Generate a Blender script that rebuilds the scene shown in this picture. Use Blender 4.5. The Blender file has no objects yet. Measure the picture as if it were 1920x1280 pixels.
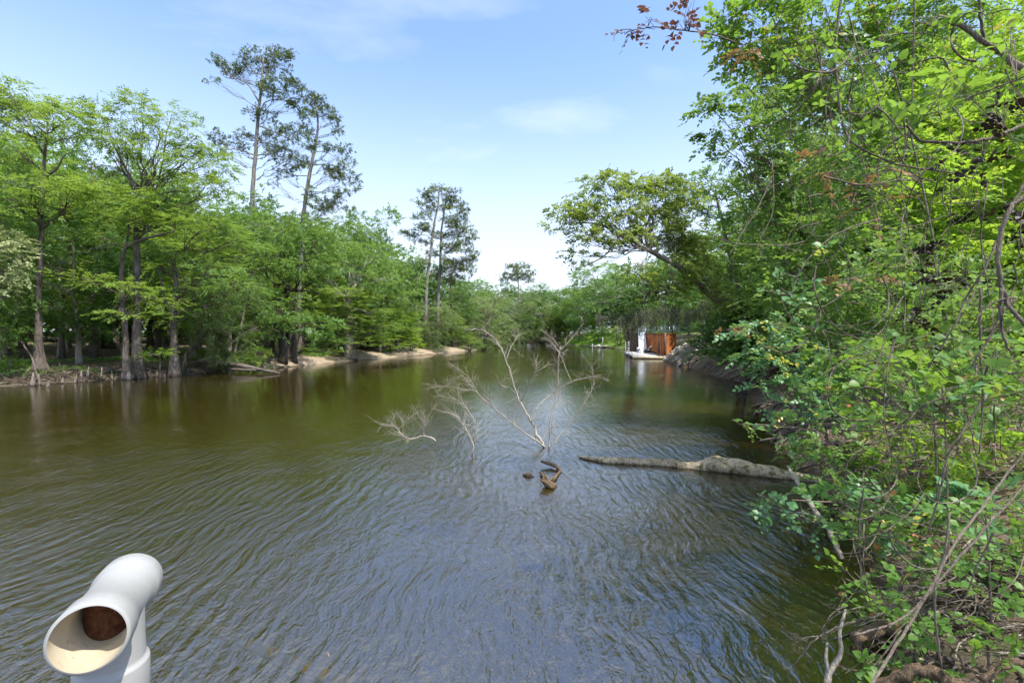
import bpy, math, random
import numpy as np
from mathutils import Vector
random.seed(7); RNG = np.random.default_rng(11)
SC = bpy.context.scene
COL = SC.collection

# ---------------------------------------------------------------- camera, sky, sun, exposure
H = 3.5                      # eye height above the river
F = 900.0                    # focal length in photo pixels (1920 wide)
HOR = 625.0
cam_d = bpy.data.cameras.new('camera'); cam = bpy.data.objects.new('camera', cam_d); COL.objects.link(cam)
cam_d.sensor_width = 36; cam_d.lens = 36 * F / 1920; cam_d.shift_y = -(640 - HOR) / 1920
cam_d.clip_start = 0.05; cam_d.clip_end = 4000
cam.location = (0, 0, H); cam.rotation_euler = (math.radians(90), 0, 0)
SC.camera = cam
SUN_EL, SUN_AZ = math.radians(60), math.radians(128)      # azimuth clockwise from the view direction (+Y)
w = bpy.data.worlds.new('World'); SC.world = w; w.use_nodes = True
def build_world():
    nt = w.node_tree; nt.nodes.clear(); N = nt.nodes.new; L = nt.links.new
    out = N('ShaderNodeOutputWorld'); bg = N('ShaderNodeBackground'); bg.inputs[1].default_value = 0.108
    sky = N('ShaderNodeTexSky'); sky.sky_type = 'NISHITA'; sky.sun_disc = False
    sky.sun_elevation = SUN_EL; sky.sun_rotation = SUN_AZ; sky.air_density = 1.0; sky.dust_density = 1.2; sky.ozone_density = 2.0
    tc = N('ShaderNodeTexCoord'); sp = N('ShaderNodeSeparateXYZ'); L(tc.outputs['Generated'], sp.inputs[0])
    # cloud veil: noise on the direction projected to a high plane
    zz = N('ShaderNodeMath'); zz.operation = 'MAXIMUM'; zz.inputs[1].default_value = 0.0; L(sp.outputs[2], zz.inputs[0])
    za = N('ShaderNodeMath'); za.operation = 'ADD'; za.inputs[1].default_value = 0.16; L(zz.outputs[0], za.inputs[0])
    dx = N('ShaderNodeMath'); dx.operation = 'DIVIDE'; L(sp.outputs[0], dx.inputs[0]); L(za.outputs[0], dx.inputs[1])
    dy = N('ShaderNodeMath'); dy.operation = 'DIVIDE'; L(sp.outputs[1], dy.inputs[0]); L(za.outputs[0], dy.inputs[1])
    cb = N('ShaderNodeCombineXYZ'); L(dx.outputs[0], cb.inputs[0]); L(dy.outputs[0], cb.inputs[1])
    mp = N('ShaderNodeMapping'); mp.inputs['Location'].default_value = (1.7, 0.6, 0); mp.inputs['Scale'].default_value = (0.55, 1.15, 1); mp.inputs['Rotation'].default_value = (0, 0, 0.25); L(cb.outputs[0], mp.inputs[0])
    n1 = N('ShaderNodeTexNoise'); n1.inputs['Scale'].default_value = 1.25; n1.inputs['Detail'].default_value = 7; n1.inputs['Roughness'].default_value = 0.55; n1.inputs['Distortion'].default_value = 0.35
    L(mp.outputs[0], n1.inputs[0])
    cr = N('ShaderNodeMapRange'); cr.inputs[1].default_value = 0.50; cr.inputs[2].default_value = 0.80; cr.inputs[3].default_value = 0.0; cr.inputs[4].default_value = 0.75; L(n1.outputs[0], cr.inputs[0])
    up = N('ShaderNodeMapRange'); up.inputs[1].default_value = 0.54; up.inputs[2].default_value = 0.70; up.inputs[3].default_value = 0.0; up.inputs[4].default_value = 0.30; L(sp.outputs[2], up.inputs[0])
    nu = N('ShaderNodeMath'); nu.operation = 'ADD'; L(n1.outputs[0], nu.inputs[0]); L(up.outputs[0], nu.inputs[1]); L(nu.outputs[0], cr.inputs[0])
    # haze whitening towards the horizon
    hz = N('ShaderNodeMapRange'); hz.interpolation_type = 'SMOOTHSTEP'; hz.inputs[1].default_value = 0.0; hz.inputs[2].default_value = 0.55; hz.inputs[3].default_value = 0.92; hz.inputs[4].default_value = 0.13
    L(sp.outputs[2], hz.inputs[0])
    mx = N('ShaderNodeMath'); mx.operation = 'MAXIMUM'; L(cr.outputs[0], mx.inputs[0]); L(hz.outputs[0], mx.inputs[1])
    tint = N('ShaderNodeMix'); tint.data_type = 'RGBA'; tint.blend_type = 'MULTIPLY'; tint.inputs[0].default_value = 1; tint.inputs[7].default_value = (1.15, 1.50, 1.90, 1)
    L(sky.outputs[0], tint.inputs[6])
    m = N('ShaderNodeMix'); m.data_type = 'RGBA'; m.inputs[7].default_value = (5.9, 6.35, 7.0, 1)
    L(mx.outputs[0], m.inputs[0]); L(tint.outputs[2], m.inputs[6]); L(m.outputs[2], bg.inputs[0]); L(bg.outputs[0], out.inputs[0])
build_world()
sd_ = bpy.data.lights.new('sun', 'SUN'); sd_.energy = 3.7; sd_.angle = math.radians(0.6); sd_.color = (1, 0.955, 0.88)
sun = bpy.data.objects.new('sun', sd_); COL.objects.link(sun)
sv = Vector((math.sin(SUN_AZ) * math.cos(SUN_EL), math.cos(SUN_AZ) * math.cos(SUN_EL), math.sin(SUN_EL)))
sun.rotation_euler = sv.to_track_quat('Z', 'Y').to_euler()
SC.view_settings.view_transform = 'Standard'; SC.view_settings.look = 'None'; SC.view_settings.gamma = 1
SC.view_settings.exposure = 0.85
SC.render.engine = 'CYCLES'
SC.cycles.max_bounces = 7; SC.cycles.diffuse_bounces = 4; SC.cycles.glossy_bounces = 3; SC.cycles.transmission_bounces = 4
SC.cycles.transparent_max_bounces = 8; SC.cycles.caustics_reflective = False; SC.cycles.caustics_refractive = False
SC.cycles.use_adaptive_sampling = True; SC.cycles.adaptive_threshold = 0.03
SC.cycles.sample_clamp_indirect = 6

def P(px, py, d):
    """world point seen at photo pixel (px, py) standing d metres ahead"""
    return np.array([(px - 960) / F * d, d, H - (py - HOR) / F * d])
def G(px, py, z=0.0):
    d = (H - z) * F / (py - HOR)
    return np.array([(px - 960) / F * d, d, z])

# ---------------------------------------------------------------- materials
def rgba(c): return (c[0], c[1], c[2], 1)
class NT:
    def __init__(s, name):
        s.m = bpy.data.materials.new(name); s.m.use_nodes = True; s.t = s.m.node_tree; s.t.nodes.clear()
        s.out = s.n('ShaderNodeOutputMaterial')
    def n(s, k, **kw):
        o = s.t.nodes.new(k)
        for a, b in kw.items(): setattr(o, a, b)
        return o
    def l(s, a, b): s.t.links.new(a, b)
    def noise(s, sc, det=4, rough=0.55, vec=None, dist=0.0):
        o = s.n('ShaderNodeTexNoise'); o.inputs['Scale'].default_value = sc; o.inputs['Detail'].default_value = det
        o.inputs['Roughness'].default_value = rough; o.inputs['Distortion'].default_value = dist
        if vec is not None: s.l(vec, o.inputs[0])
        return o.outputs[0]
    def coord(s, scale=(1, 1, 1), kind='Object', rot=(0, 0, 0)):
        tc = s.n('ShaderNodeTexCoord'); mp = s.n('ShaderNodeMapping'); mp.inputs['Scale'].default_value = scale; mp.inputs['Rotation'].default_value = rot
        s.l(tc.outputs[kind], mp.inputs[0]); return mp.outputs[0]
    def wpos(s, scale=(1, 1, 1), rot=(0, 0, 0)):
        g = s.n('ShaderNodeNewGeometry'); mp = s.n('ShaderNodeMapping'); mp.inputs['Scale'].default_value = scale; mp.inputs['Rotation'].default_value = rot
        s.l(g.outputs['Position'], mp.inputs[0]); return mp.outputs[0]
    def ramp(s, f, stops, interp='LINEAR'):
        r = s.n('ShaderNodeValToRGB'); e = r.color_ramp.elements; r.color_ramp.interpolation = interp
        e[0].position, e[0].color = stops[0][0], rgba(stops[0][1]); e[1].position, e[1].color = stops[-1][0], rgba(stops[-1][1])
        for p, c in stops[1:-1]: x = e.new(p); x.color = rgba(c)
        s.l(f, r.inputs[0]); return r.outputs[0]
    def mix(s, f, a, b, blend='MIX'):
        m = s.n('ShaderNodeMix', data_type='RGBA', blend_type=blend)
        for sock, v in ((m.inputs[0], f), (m.inputs[6], a), (m.inputs[7], b)):
            if hasattr(v, 'is_linked'): s.l(v, sock)
            elif isinstance(v, (int, float)): sock.default_value = v
            else: sock.default_value = rgba(v)
        return m.outputs[2]
    def math(s, op, a, b=0.0, clamp=False):
        m = s.n('ShaderNodeMath', operation=op, use_clamp=clamp)
        for i, v in enumerate((a, b)):
            if hasattr(v, 'is_linked'): s.l(v, m.inputs[i])
            else: m.inputs[i].default_value = v
        return m.outputs[0]
    def mr(s, v, a, b, c, d, smooth=False):
        m = s.n('ShaderNodeMapRange'); s.l(v, m.inputs[0])
        if smooth: m.interpolation_type = 'SMOOTHSTEP'
        for i, x in enumerate((a, b, c, d)): m.inputs[i + 1].default_value = x
        return m.outputs[0]
    def bump(s, h, strength, dist=0.02, nrm=None):
        b = s.n('ShaderNodeBump'); b.inputs['Strength'].default_value = strength; b.inputs['Distance'].default_value = dist
        s.l(h, b.inputs['Height'])
        if nrm is not None: s.l(nrm, b.inputs['Normal'])
        return b.outputs[0]
    def bsdf(s, col, rough=0.7, nrm=None, spec=0.3, metal=0.0):
        p = s.n('ShaderNodeBsdfPrincipled'); p.inputs['Specular IOR Level'].default_value = spec; p.inputs['Metallic'].default_value = metal
        for k, v in (('Base Color', col), ('Roughness', rough)):
            if hasattr(v, 'is_linked'): s.l(v, p.inputs[k])
            else: p.inputs[k].default_value = rgba(v) if not isinstance(v, (int, float)) else v
        if nrm is not None: s.l(nrm, p.inputs['Normal'])
        return p.outputs[0]
    def end(s, sh): s.l(sh, s.out.inputs[0]); return s.m

def leaf_mat(name, cols, trans=0.4, tcol=(0.25, 0.45, 0.04), spec=0.25, rough=0.5, patch=0.5, accent=None, afrac=0.0):
    t = NT(name); g = t.n('ShaderNodeNewGeometry'); oi = t.n('ShaderNodeObjectInfo')
    f = t.math('ADD', t.math('MULTIPLY', g.outputs['Random Per Island'], 0.45), t.math('MULTIPLY', t.mr(t.noise(0.55, 3, vec=t.wpos()), 0.3, 0.7, 0, 1), patch))
    f = t.math('ADD', f, t.math('MULTIPLY', t.math('SUBTRACT', oi.outputs['Random'], 0.5), 0.35), clamp=True)
    c = t.ramp(f, cols)
    if accent is not None:
        rr = t.math('FRACT', t.math('MULTIPLY', g.outputs['Random Per Island'], 17.31))
        msk = t.mr(t.noise(1.6, 2, vec=t.wpos()), 0.58, 0.66, 0, 1)
        a = t.math('MULTIPLY', t.math('LESS_THAN', rr, afrac), msk)
        c = t.mix(a, c, accent)
    b = t.bsdf(c, rough, spec=spec)
    tr = t.n('ShaderNodeBsdfTranslucent'); t.l(t.mix(0.55, c, tcol), tr.inputs[0])
    m = t.n('ShaderNodeMixShader'); m.inputs[0].default_value = trans; t.l(b, m.inputs[1]); t.l(tr.outputs[0], m.inputs[2])
    return t.end(m.outputs[0])
def bark_mat(name, dark, light, moss=None, mossamt=0.5, sc=1.0):
    t = NT(name); v = t.wpos((9 * sc, 9 * sc, 1.6 * sc)); n = t.noise(1.2, 5, 0.65, v, 0.4); n2 = t.noise(0.9, 3, 0.5, t.wpos())
    c = t.ramp(n, [(0.32, dark), (0.62, light)])
    c = t.mix(t.mr(n2, 0.42, 0.62, 0, 0.5), c, tuple(min(1, x * 1.5) for x in light))
    if moss: c = t.mix(t.mr(t.noise(2.3 * sc, 5, 0.7, t.wpos()), 1 - mossamt, 1 - mossamt + 0.12, 0, 0.9), c, moss)
    gz_ = t.n('ShaderNodeSeparateXYZ'); t.l(t.wpos(), gz_.inputs[0]); wet = t.mr(t.math('ADD', gz_.outputs[2], t.math('MULTIPLY', n, .05)), .02, .075, .75, 0.0)
    c = t.mix(wet, c, (.018, .014, .008))                                    # wood soaked at the water line
    return t.end(t.bsdf(c, 0.9, t.bump(n, 0.9, 0.05), 0.15))
def plain(name, c, rough=0.6, var=0.15, sc=6, metal=0, spec=0.3):
    t = NT(name); n = t.noise(sc, 5, 0.6, t.wpos())
    col = t.mix(t.mr(n, 0.35, 0.65, 0, 1), tuple(x * (1 - var) for x in c), tuple(min(1, x * (1 + var)) for x in c))
    return t.end(t.bsdf(col, rough, t.bump(n, 0.15, 0.01), spec, metal))

M = {}
M['cypress'] = leaf_mat('cypress_leaf', [(0.0, (0.085, 0.16, 0.03)), (0.5, (0.2, 0.32, 0.06)), (1.0, (0.38, 0.48, 0.1))], 0.42, (0.52, 0.7, 0.08))
M['broad'] = leaf_mat('broad_leaf', [(0.0, (0.075, 0.15, 0.035)), (0.5, (0.155, 0.27, 0.065)), (1.0, (0.28, 0.4, 0.11))], 0.38, (0.44, 0.66, 0.09))
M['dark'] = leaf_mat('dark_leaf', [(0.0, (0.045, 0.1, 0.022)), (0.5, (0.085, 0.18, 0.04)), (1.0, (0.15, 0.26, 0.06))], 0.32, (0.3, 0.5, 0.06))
M['willow'] = leaf_mat('willow_leaf', [(0.0, (0.1, 0.17, 0.06)), (0.5, (0.19, 0.28, 0.09)), (1.0, (0.33, 0.41, 0.15))], 0.4, (0.4, 0.52, 0.14))
M['pale'] = leaf_mat('pale_leaf', [(0.0, (.17, .23, .09)), (0.5, (.32, .38, .16)), (1.0, (.48, .50, .26))], 0.35, (0.5, 0.55, 0.22))
M['pine'] = leaf_mat('pine_needle', [(0.0, (.08, .12, .035)), (0.5, (.16, .205, .065)), (1.0, (.26, .30, .11))], 0.2, (0.2, 0.28, 0.06))
M['elm'] = leaf_mat('elm_leaf', [(0.0, (0.12, 0.19, 0.04)), (0.5, (0.22, 0.3, 0.06)), (1.0, (0.36, 0.42, 0.1))], 0.5, (0.46, 0.56, 0.09))
M['near'] = leaf_mat('near_leaf', [(0.0, (0.055, 0.13, 0.025)), (0.5, (0.12, 0.245, 0.045)), (1.0, (0.22, 0.36, 0.07))], 0.45, (0.46, 0.72, 0.06), 0.35, 0.42, 0.45, (0.700, 0.223, 0.100), 0.18)
M['lime'] = leaf_mat('lime_leaf', [(0.0, (.09, .20, .03)), (0.5, (.19, .34, .05)), (1.0, (.34, .48, .07))], 0.55, (0.6, 0.82, 0.06), 0.25, 0.5, 0.4, (0.700, 0.479, 0.161), 0.3)
M['bluegreen'] = leaf_mat('waxy_leaf', [(0.0, (0.062, 0.160, 0.070)), (0.5, (0.136, 0.303, 0.110)), (1.0, (0.252, 0.447, 0.150))], 0.35, (0.420, 0.700, 0.100), 0.5, 0.4, 0.4, (0.700, 0.575, 0.081), 0.5)
M['redleaf'] = leaf_mat('red_leaf', [(0.0, (0.07, 0.045, 0.03)), (0.5, (0.14, 0.065, 0.045)), (1.0, (0.20, 0.12, 0.07))], 0.3, (0.32, 0.12, 0.07))
M['orangeleaf'] = leaf_mat('orange_leaf', [(0.0, (0.18, 0.16, 0.05)), (0.5, (0.34, 0.17, 0.07)), (1.0, (0.42, 0.30, 0.09))], 0.35, (0.5, 0.28, 0.08))
M['deadleaf'] = leaf_mat('withered_leaf', [(0.0, (0.012, 0.008, 0.006)), (0.6, (0.03, 0.018, 0.012)), (1.0, (0.12, 0.06, 0.035))], 0.08, (0.1, 0.05, 0.02))
M['moss_strand'] = leaf_mat('hanging_moss', [(0.0, (.13, .13, .085)), (0.5, (.22, .22, .15)), (1.0, (.34, .33, .24))], 0.25, (0.2, 0.24, 0.12))
M['dryfrond'] = leaf_mat('dry_frond', [(0.0, (0.30, 0.26, 0.13)), (1.0, (0.50, 0.46, 0.24))], 0.3, (0.4, 0.4, 0.15))
M['bark'] = bark_mat('grey_bark', (0.075, 0.058, 0.045), (0.27, 0.23, 0.19))
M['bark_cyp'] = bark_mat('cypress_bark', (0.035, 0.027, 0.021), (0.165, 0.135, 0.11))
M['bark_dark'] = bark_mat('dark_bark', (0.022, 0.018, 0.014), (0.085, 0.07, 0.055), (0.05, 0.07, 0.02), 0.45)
M['bark_pine'] = bark_mat('pine_bark', (0.09, 0.075, 0.065), (0.25, 0.225, 0.20))
M['bark_pale'] = bark_mat('bleached_wood', (0.20, 0.17, 0.13), (0.48, 0.42, 0.34), None, 0, 3)
M['bark_moss'] = bark_mat('mossy_bark', (0.10, 0.075, 0.048), (0.58, 0.46, 0.32), (0.11, 0.115, 0.02), 0.50, 3.0)
M['vine'] = bark_mat('vine_bark', (0.06, 0.044, 0.034), (0.27, 0.22, 0.17), None, 0, 4)
M['twig'] = plain('twig_bark', (0.10, 0.075, 0.05), 0.9)
M['root'] = bark_mat('root_bark', (0.025, 0.019, 0.014), (0.13, 0.10, 0.075), (0.07, 0.07, 0.03), 0.35, 1.5)
M['rotwood'] = bark_mat('rotten_wood', (0.03, 0.02, 0.012), (0.26, 0.18, 0.115), (0.06, 0.06, 0.02), 0.42, 5)

# ---------------------------------------------------------------- mesh helpers
def link_mesh(name, V, Fs, mat, parent=None, smooth=False, loc=None):
    """V (n,3); Fs list of (k,m) index arrays"""
    me = bpy.data.meshes.new(name)
    V = np.asarray(V, dtype=np.float32); me.vertices.add(len(V)); me.vertices.foreach_set('co', V.ravel())
    Fs = [np.asarray(f, dtype=np.int32) for f in Fs if len(f)]
    li = np.concatenate([f.ravel() for f in Fs]); tot = np.concatenate([np.full(len(f), f.shape[1], np.int32) for f in Fs])
    st = np.concatenate([[0], np.cumsum(tot)[:-1]]).astype(np.int32)
    me.loops.add(len(li)); me.loops.foreach_set('vertex_index', li)
    me.polygons.add(len(tot)); me.polygons.foreach_set('loop_start', st); me.polygons.foreach_set('loop_total', tot)
    if smooth: me.polygons.foreach_set('use_smooth', np.ones(len(tot), bool))
    me.update(); me.validate()
    me.materials.append(mat)
    o = bpy.data.objects.new(name, me); COL.objects.link(o)
    if parent is not None: o.parent = parent
    if loc is not None: o.location = loc
    return o
def tag(o, label=None, cat=None, group=None, kind=None):
    if label: o['label'] = label
    if cat: o['category'] = cat
    if group: o['group'] = group
    if kind: o['kind'] = kind
    return o
def empty(name, loc, label, cat, group=None):
    o = bpy.data.objects.new(name, None); COL.objects.link(o); o.location = loc; o.empty_display_size = 0.3
    return tag(o, label, cat, group)
def nrm(a): return a / np.maximum(np.linalg.norm(a, axis=-1, keepdims=True), 1e-9)

class MB:
    """collects geometry into one mesh"""
    def __init__(s): s.v = []; s.q = []; s.t = []; s.n = 0
    def add(s, V, Q=None, T=None):
        V = np.asarray(V, float); s.v.append(V)
        if Q is not None and len(Q): s.q.append(np.asarray(Q) + s.n)
        if T is not None and len(T): s.t.append(np.asarray(T) + s.n)
        s.n += len(V)
    def tube(s, pts, rad, sides=6, flute=None, cap=True, rough=0.0):
        pts = np.asarray(pts, float); n = len(pts); rad = np.broadcast_to(np.asarray(rad, float), (n,)).copy()
        T = nrm(np.gradient(pts, axis=0)); ref = np.array([0.0, 0, 1]) if abs(T[0][2]) < 0.8 else np.array([0, 1.0, 0])
        A = np.cross(T, ref); A = nrm(A)
        for i in range(1, n):
            a = A[i - 1] - T[i] * np.dot(A[i - 1], T[i]); A[i] = a / max(np.linalg.norm(a), 1e-9)
        B = np.cross(T, A); th = np.linspace(0, 2 * np.pi, sides, endpoint=False)
        R = rad[:, None] * np.ones(sides)[None]
        if flute is not None: R = R * (1 + flute[0] * np.asarray(flute[2])[:, None] * np.cos(flute[1] * th)[None])
        if rough: R = R * (1 + RNG.normal(0, rough, R.shape))
        V = pts[:, None] + R[..., None] * (np.cos(th)[None, :, None] * A[:, None] + np.sin(th)[None, :, None] * B[:, None])
        i = np.arange(n - 1)[:, None] * sides; j = np.arange(sides)[None]; jn = (j + 1) % sides
        Q = np.stack([i + j, i + jn, i + sides + jn, i + sides + j], -1).reshape(-1, 4)
        V = V.reshape(-1, 3)
        if cap:
            k = len(V); V = np.vstack([V, pts[0], pts[-1]]); j = np.arange(sides); jn = (j + 1) % sides; e = (n - 1) * sides
            s.add(V, Q, np.concatenate([np.stack([np.full(sides, k), jn, j], 1), np.stack([np.full(sides, k + 1), e + j, e + jn], 1)]))
        else: s.add(V, Q)
    def box(s, c, size, rz=0.0, ax=None):
        c = np.asarray(c, float); h = np.asarray(size, float) / 2
        V = np.array([[x, y, z] for x in (-1, 1) for y in (-1, 1) for z in (-1, 1)], float) * h
        if ax is None:
            cr, sr = math.cos(rz), math.sin(rz); X = np.array([cr, sr, 0]); Y = np.array([-sr, cr, 0]); Z = np.array([0, 0, 1.0])
        else: X, Y, Z = [np.asarray(a, float) for a in ax]
        V = c + V[:, :1] * X + V[:, 1:2] * Y + V[:, 2:] * Z
        s.add(V, [[0, 1, 3, 2], [4, 6, 7, 5], [0, 4, 5, 1], [2, 3, 7, 6], [0, 2, 6, 4], [1, 5, 7, 3]])
    def bar(s, a, b, wd, ht):
        a = np.asarray(a, float); b = np.asarray(b, float); X = nrm(b - a); Y = np.cross([0, 0, 1.0], X)
        Y = nrm(Y) if np.linalg.norm(Y) > 1e-3 else np.array([0, 1.0, 0]); Z = np.cross(X, Y)
        s.box((a + b) / 2, (np.linalg.norm(b - a), wd, ht), ax=(X, Y, Z))
    def build(s, name, mat, parent=None, smooth=False, loc=None):
        return link_mesh(name, np.vstack(s.v), ([np.vstack(s.q)] if s.q else []) + ([np.vstack(s.t)] if s.t else []), mat, parent, smooth, loc)

def smooth_path(pts, n=4, wob=0.0):
    """Catmull-Rom through the points with a little wander"""
    p = np.asarray(pts, float)
    if len(p) < 3 and not wob: return p
    q = np.vstack([2 * p[0] - p[1], p, 2 * p[-1] - p[-2]]); out = []
    for i in range(1, len(q) - 2):
        for k in range(n):
            t = k / n; a, b, c, d = q[i - 1], q[i], q[i + 1], q[i + 2]
            out.append(0.5 * ((2 * b) + (-a + c) * t + (2 * a - 5 * b + 4 * c - d) * t * t + (-a + 3 * b - 3 * c + d) * t ** 3))
    out.append(p[-1]); out = np.array(out)
    if wob: out[1:-1] += RNG.normal(0, wob, out[1:-1].shape)
    return out

FAR = (np.array([[0, 0, 0], [.45, .5, .06], [1, 0, -.12], [.45, -.5, .06]]), np.array([[0, 3, 2, 1]]))
NEAR = (np.array([[0, 0, 0], [.28, .46, .09], [.68, .34, .05], [1.0, 0, -.12], [.68, -.34, .05], [.28, -.46, .09], [.33, 0, 0], [.7, 0, -.03]]),
        np.array([[0, 5, 6, 1], [6, 5, 4, 7], [1, 6, 7, 2], [7, 4, 3, 2]]))
def sprays(O, D, L, m, ll, lw, tmpl=FAR, spread=0.95, droop=0.15, nj=0.35, up=(0, 0, 1)):
    """sprigs of m alternate leaves; returns verts, quads"""
    N = len(O); D = nrm(D); U = nrm(np.array(up) + RNG.normal(0, nj, (N, 3))); Nn = nrm(U - D * (U * D).sum(1, keepdims=True)); S = np.cross(Nn, D)
    L = np.broadcast_to(L, (N,)) * RNG.uniform(.7, 1.25, N)
    t = np.linspace(0.12, 1, m)[None, :, None]
    pos = O[:, None] + D[:, None] * (L[:, None, None] * t) - np.array([0, 0, 1.0]) * (droop * L[:, None, None] * t ** 2)
    sg = np.where(np.arange(m) % 2 == 0, 1.0, -1.0); sg[-1] = 0.15
    an = spread * sg[None] + RNG.normal(0, .22, (N, m))
    ld = nrm(D[:, None] * np.cos(an)[..., None] + S[:, None] * np.sin(an)[..., None] + RNG.normal(0, .16, (N, m, 3)))
    ln = nrm(Nn[:, None] + RNG.normal(0, .3, (N, m, 3))); ln = nrm(ln - ld * (ln * ld).sum(-1, keepdims=True)); ls = np.cross(ln, ld)
    sz = RNG.uniform(.65, 1.2, (N, m, 1, 1)); T, Fq = tmpl
    V = pos[:, :, None] + sz * (ld[:, :, None] * T[None, None, :, :1] * ll + ls[:, :, None] * T[None, None, :, 1:2] * lw + ln[:, :, None] * T[None, None, :, 2:] * ll)
    k = len(T); nl = N * m
    Q = (np.arange(nl)[:, None, None] * k + Fq[None]).reshape(-1, Fq.shape[1])
    return V.reshape(-1, 3), Q
def stems(mb, O, E, r):
    """thin three sided twigs from O to E, batched"""
    N = len(O); d = nrm(E - O); a = nrm(np.cross(d, [0.3, 0.2, 1.0])); b = np.cross(d, a); th = np.array([0, 2.094, 4.189])
    ring = np.cos(th)[None, :, None] * a[:, None] + np.sin(th)[None, :, None] * b[:, None]
    V = np.concatenate([O[:, None] + ring * r, E[:, None] + ring * r * .45], 1).reshape(-1, 3)
    q = np.array([[0, 1, 4, 3], [1, 2, 5, 4], [2, 0, 3, 5]])
    mb.add(V, (np.arange(N)[:, None, None] * 6 + q[None]).reshape(-1, 4))

KIND = {  # spray length, leaves, leaf length, leaf width, template, droop, normal jitter, vertical flatness of clusters
    'cypress': dict(L=.85, m=13, ll=.30, lw=.085, droop=.12, nj=.25, flat=.34, cm=1.5),
    'broad':   dict(L=.60, m=9, ll=.23, lw=.14, droop=.25, nj=.5, flat=.7, cm=1.5),
    'willow':  dict(L=.95, m=14, ll=.26, lw=.06, droop=.45, nj=.4, flat=.55),
    'pine':    dict(L=.25, m=16, ll=.36, lw=.06, droop=-.1, nj=1.2, flat=.75, spread=1.25, cm=2.9),
    'nearbroad': dict(L=.42, m=9, ll=.115, lw=.085, tmpl=NEAR, droop=.25, nj=.45, flat=.6, cm=1.9),
    'midbroad': dict(L=.5, m=10, ll=.16, lw=.11, tmpl=FAR, droop=.25, nj=.45, flat=.6, cm=2.6),
    'vineleaf': dict(L=.30, m=7, ll=.095, lw=.085, tmpl=NEAR, droop=.3, nj=.5, flat=.7, cm=1.3),
}
def foliage(clumps, kind, cov=1.6, scale=1.0, sub=7, stem_mb=None, stem_r=.006, outward=.8):
    """clumps: (centre, radii, coverage multiplier). returns V, Q and the sub-cluster centres per clump"""
    k = KIND[kind]; Vs, Qs, n, subs = [], [], 0, []
    tm = k.get('tmpl', FAR); area = k['m'] * k['ll'] * k['lw'] * .55 * scale * scale
    for C, R, cm in clumps:
        C = np.asarray(C, float); R = np.asarray(R, float)
        ns = max(4, int(cov * k.get('cm', 1.3) * cm * math.pi * R[2] * max(R[0], R[1]) / area)); ks = max(3, min(40, int(sub * (1 + R.mean() * .5))))
        d = nrm(RNG.normal(0, 1, (ks, 3))); sc_ = C + d * R * RNG.uniform(.45, .95, (ks, 1)); subs.append(sc_)
        idx = RNG.integers(0, ks, ns); rad = R * (.9 / ks ** (1 / 3.0))
        off = RNG.normal(0, 1, (ns, 3)) * rad * np.array([.62, .62, .62 * k['flat']]); O = sc_[idx] + off
        D = nrm(nrm(O - C) * outward + RNG.normal(0, .55, (ns, 3))) * np.array([1, 1, .55])
        V, Q = sprays(O, D, k['L'] * scale, k['m'], k['ll'] * scale, k['lw'] * scale, tm, k.get('spread', .95), k['droop'], k['nj'])
        if stem_mb is not None: D_ = nrm(D); stems(stem_mb, O, O + D_ * k['L'] * scale * .95 - np.array([0, 0, k['droop'] * k['L'] * scale * .8]), stem_r)
        Vs.append(V); Qs.append(Q + n); n += len(V)
    return np.vstack(Vs), np.vstack(Qs), subs

def limbs(mb, trunk, tr, clumps, subs, r_l=.07, twig=.014, sides=5, lo=.35):
    """limb from the trunk to each clump and lighter branches on to its sub-clusters"""
    zt = trunk[:, 2]
    for (C, R, cm), sc_ in zip(clumps, subs):
        C = np.asarray(C, float); hd = np.linalg.norm(C[:2] - trunk[:, :2], axis=1)
        cost = np.abs(zt - (C[2] - .55 * hd)) + .35 * hd; i0 = int(len(trunk) * lo); i = i0 + int(np.argmin(cost[i0:])) if i0 < len(trunk) else len(trunk) - 1
        A = trunk[i]; ra = min(tr[i] * .62, r_l * (.7 + np.mean(R) * .22)); dd = np.linalg.norm(C - A)
        mid = A + (C - A) * .5 + np.array([0, 0, -.07 * dd]) + RNG.normal(0, .05 * dd, 3)
        path = smooth_path([A, A + (mid - A) * .5 + RNG.normal(0, .03 * dd, 3), mid, C], 3, .02 * dd); rr = np.linspace(ra, ra * .3, len(path))
        mb.tube(path, rr, sides)
        for t in sc_:
            j = RNG.integers(len(path) // 3, len(path)); q = path[j]; m_ = (q + t) / 2 + RNG.normal(0, .08 * np.linalg.norm(t - q), 3)
            mb.tube(smooth_path([q, m_, t], 3, .01 * dd), np.linspace(min(twig * 1.4, rr[j] * .7), twig * .25, 7), 4, cap=False)

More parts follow.
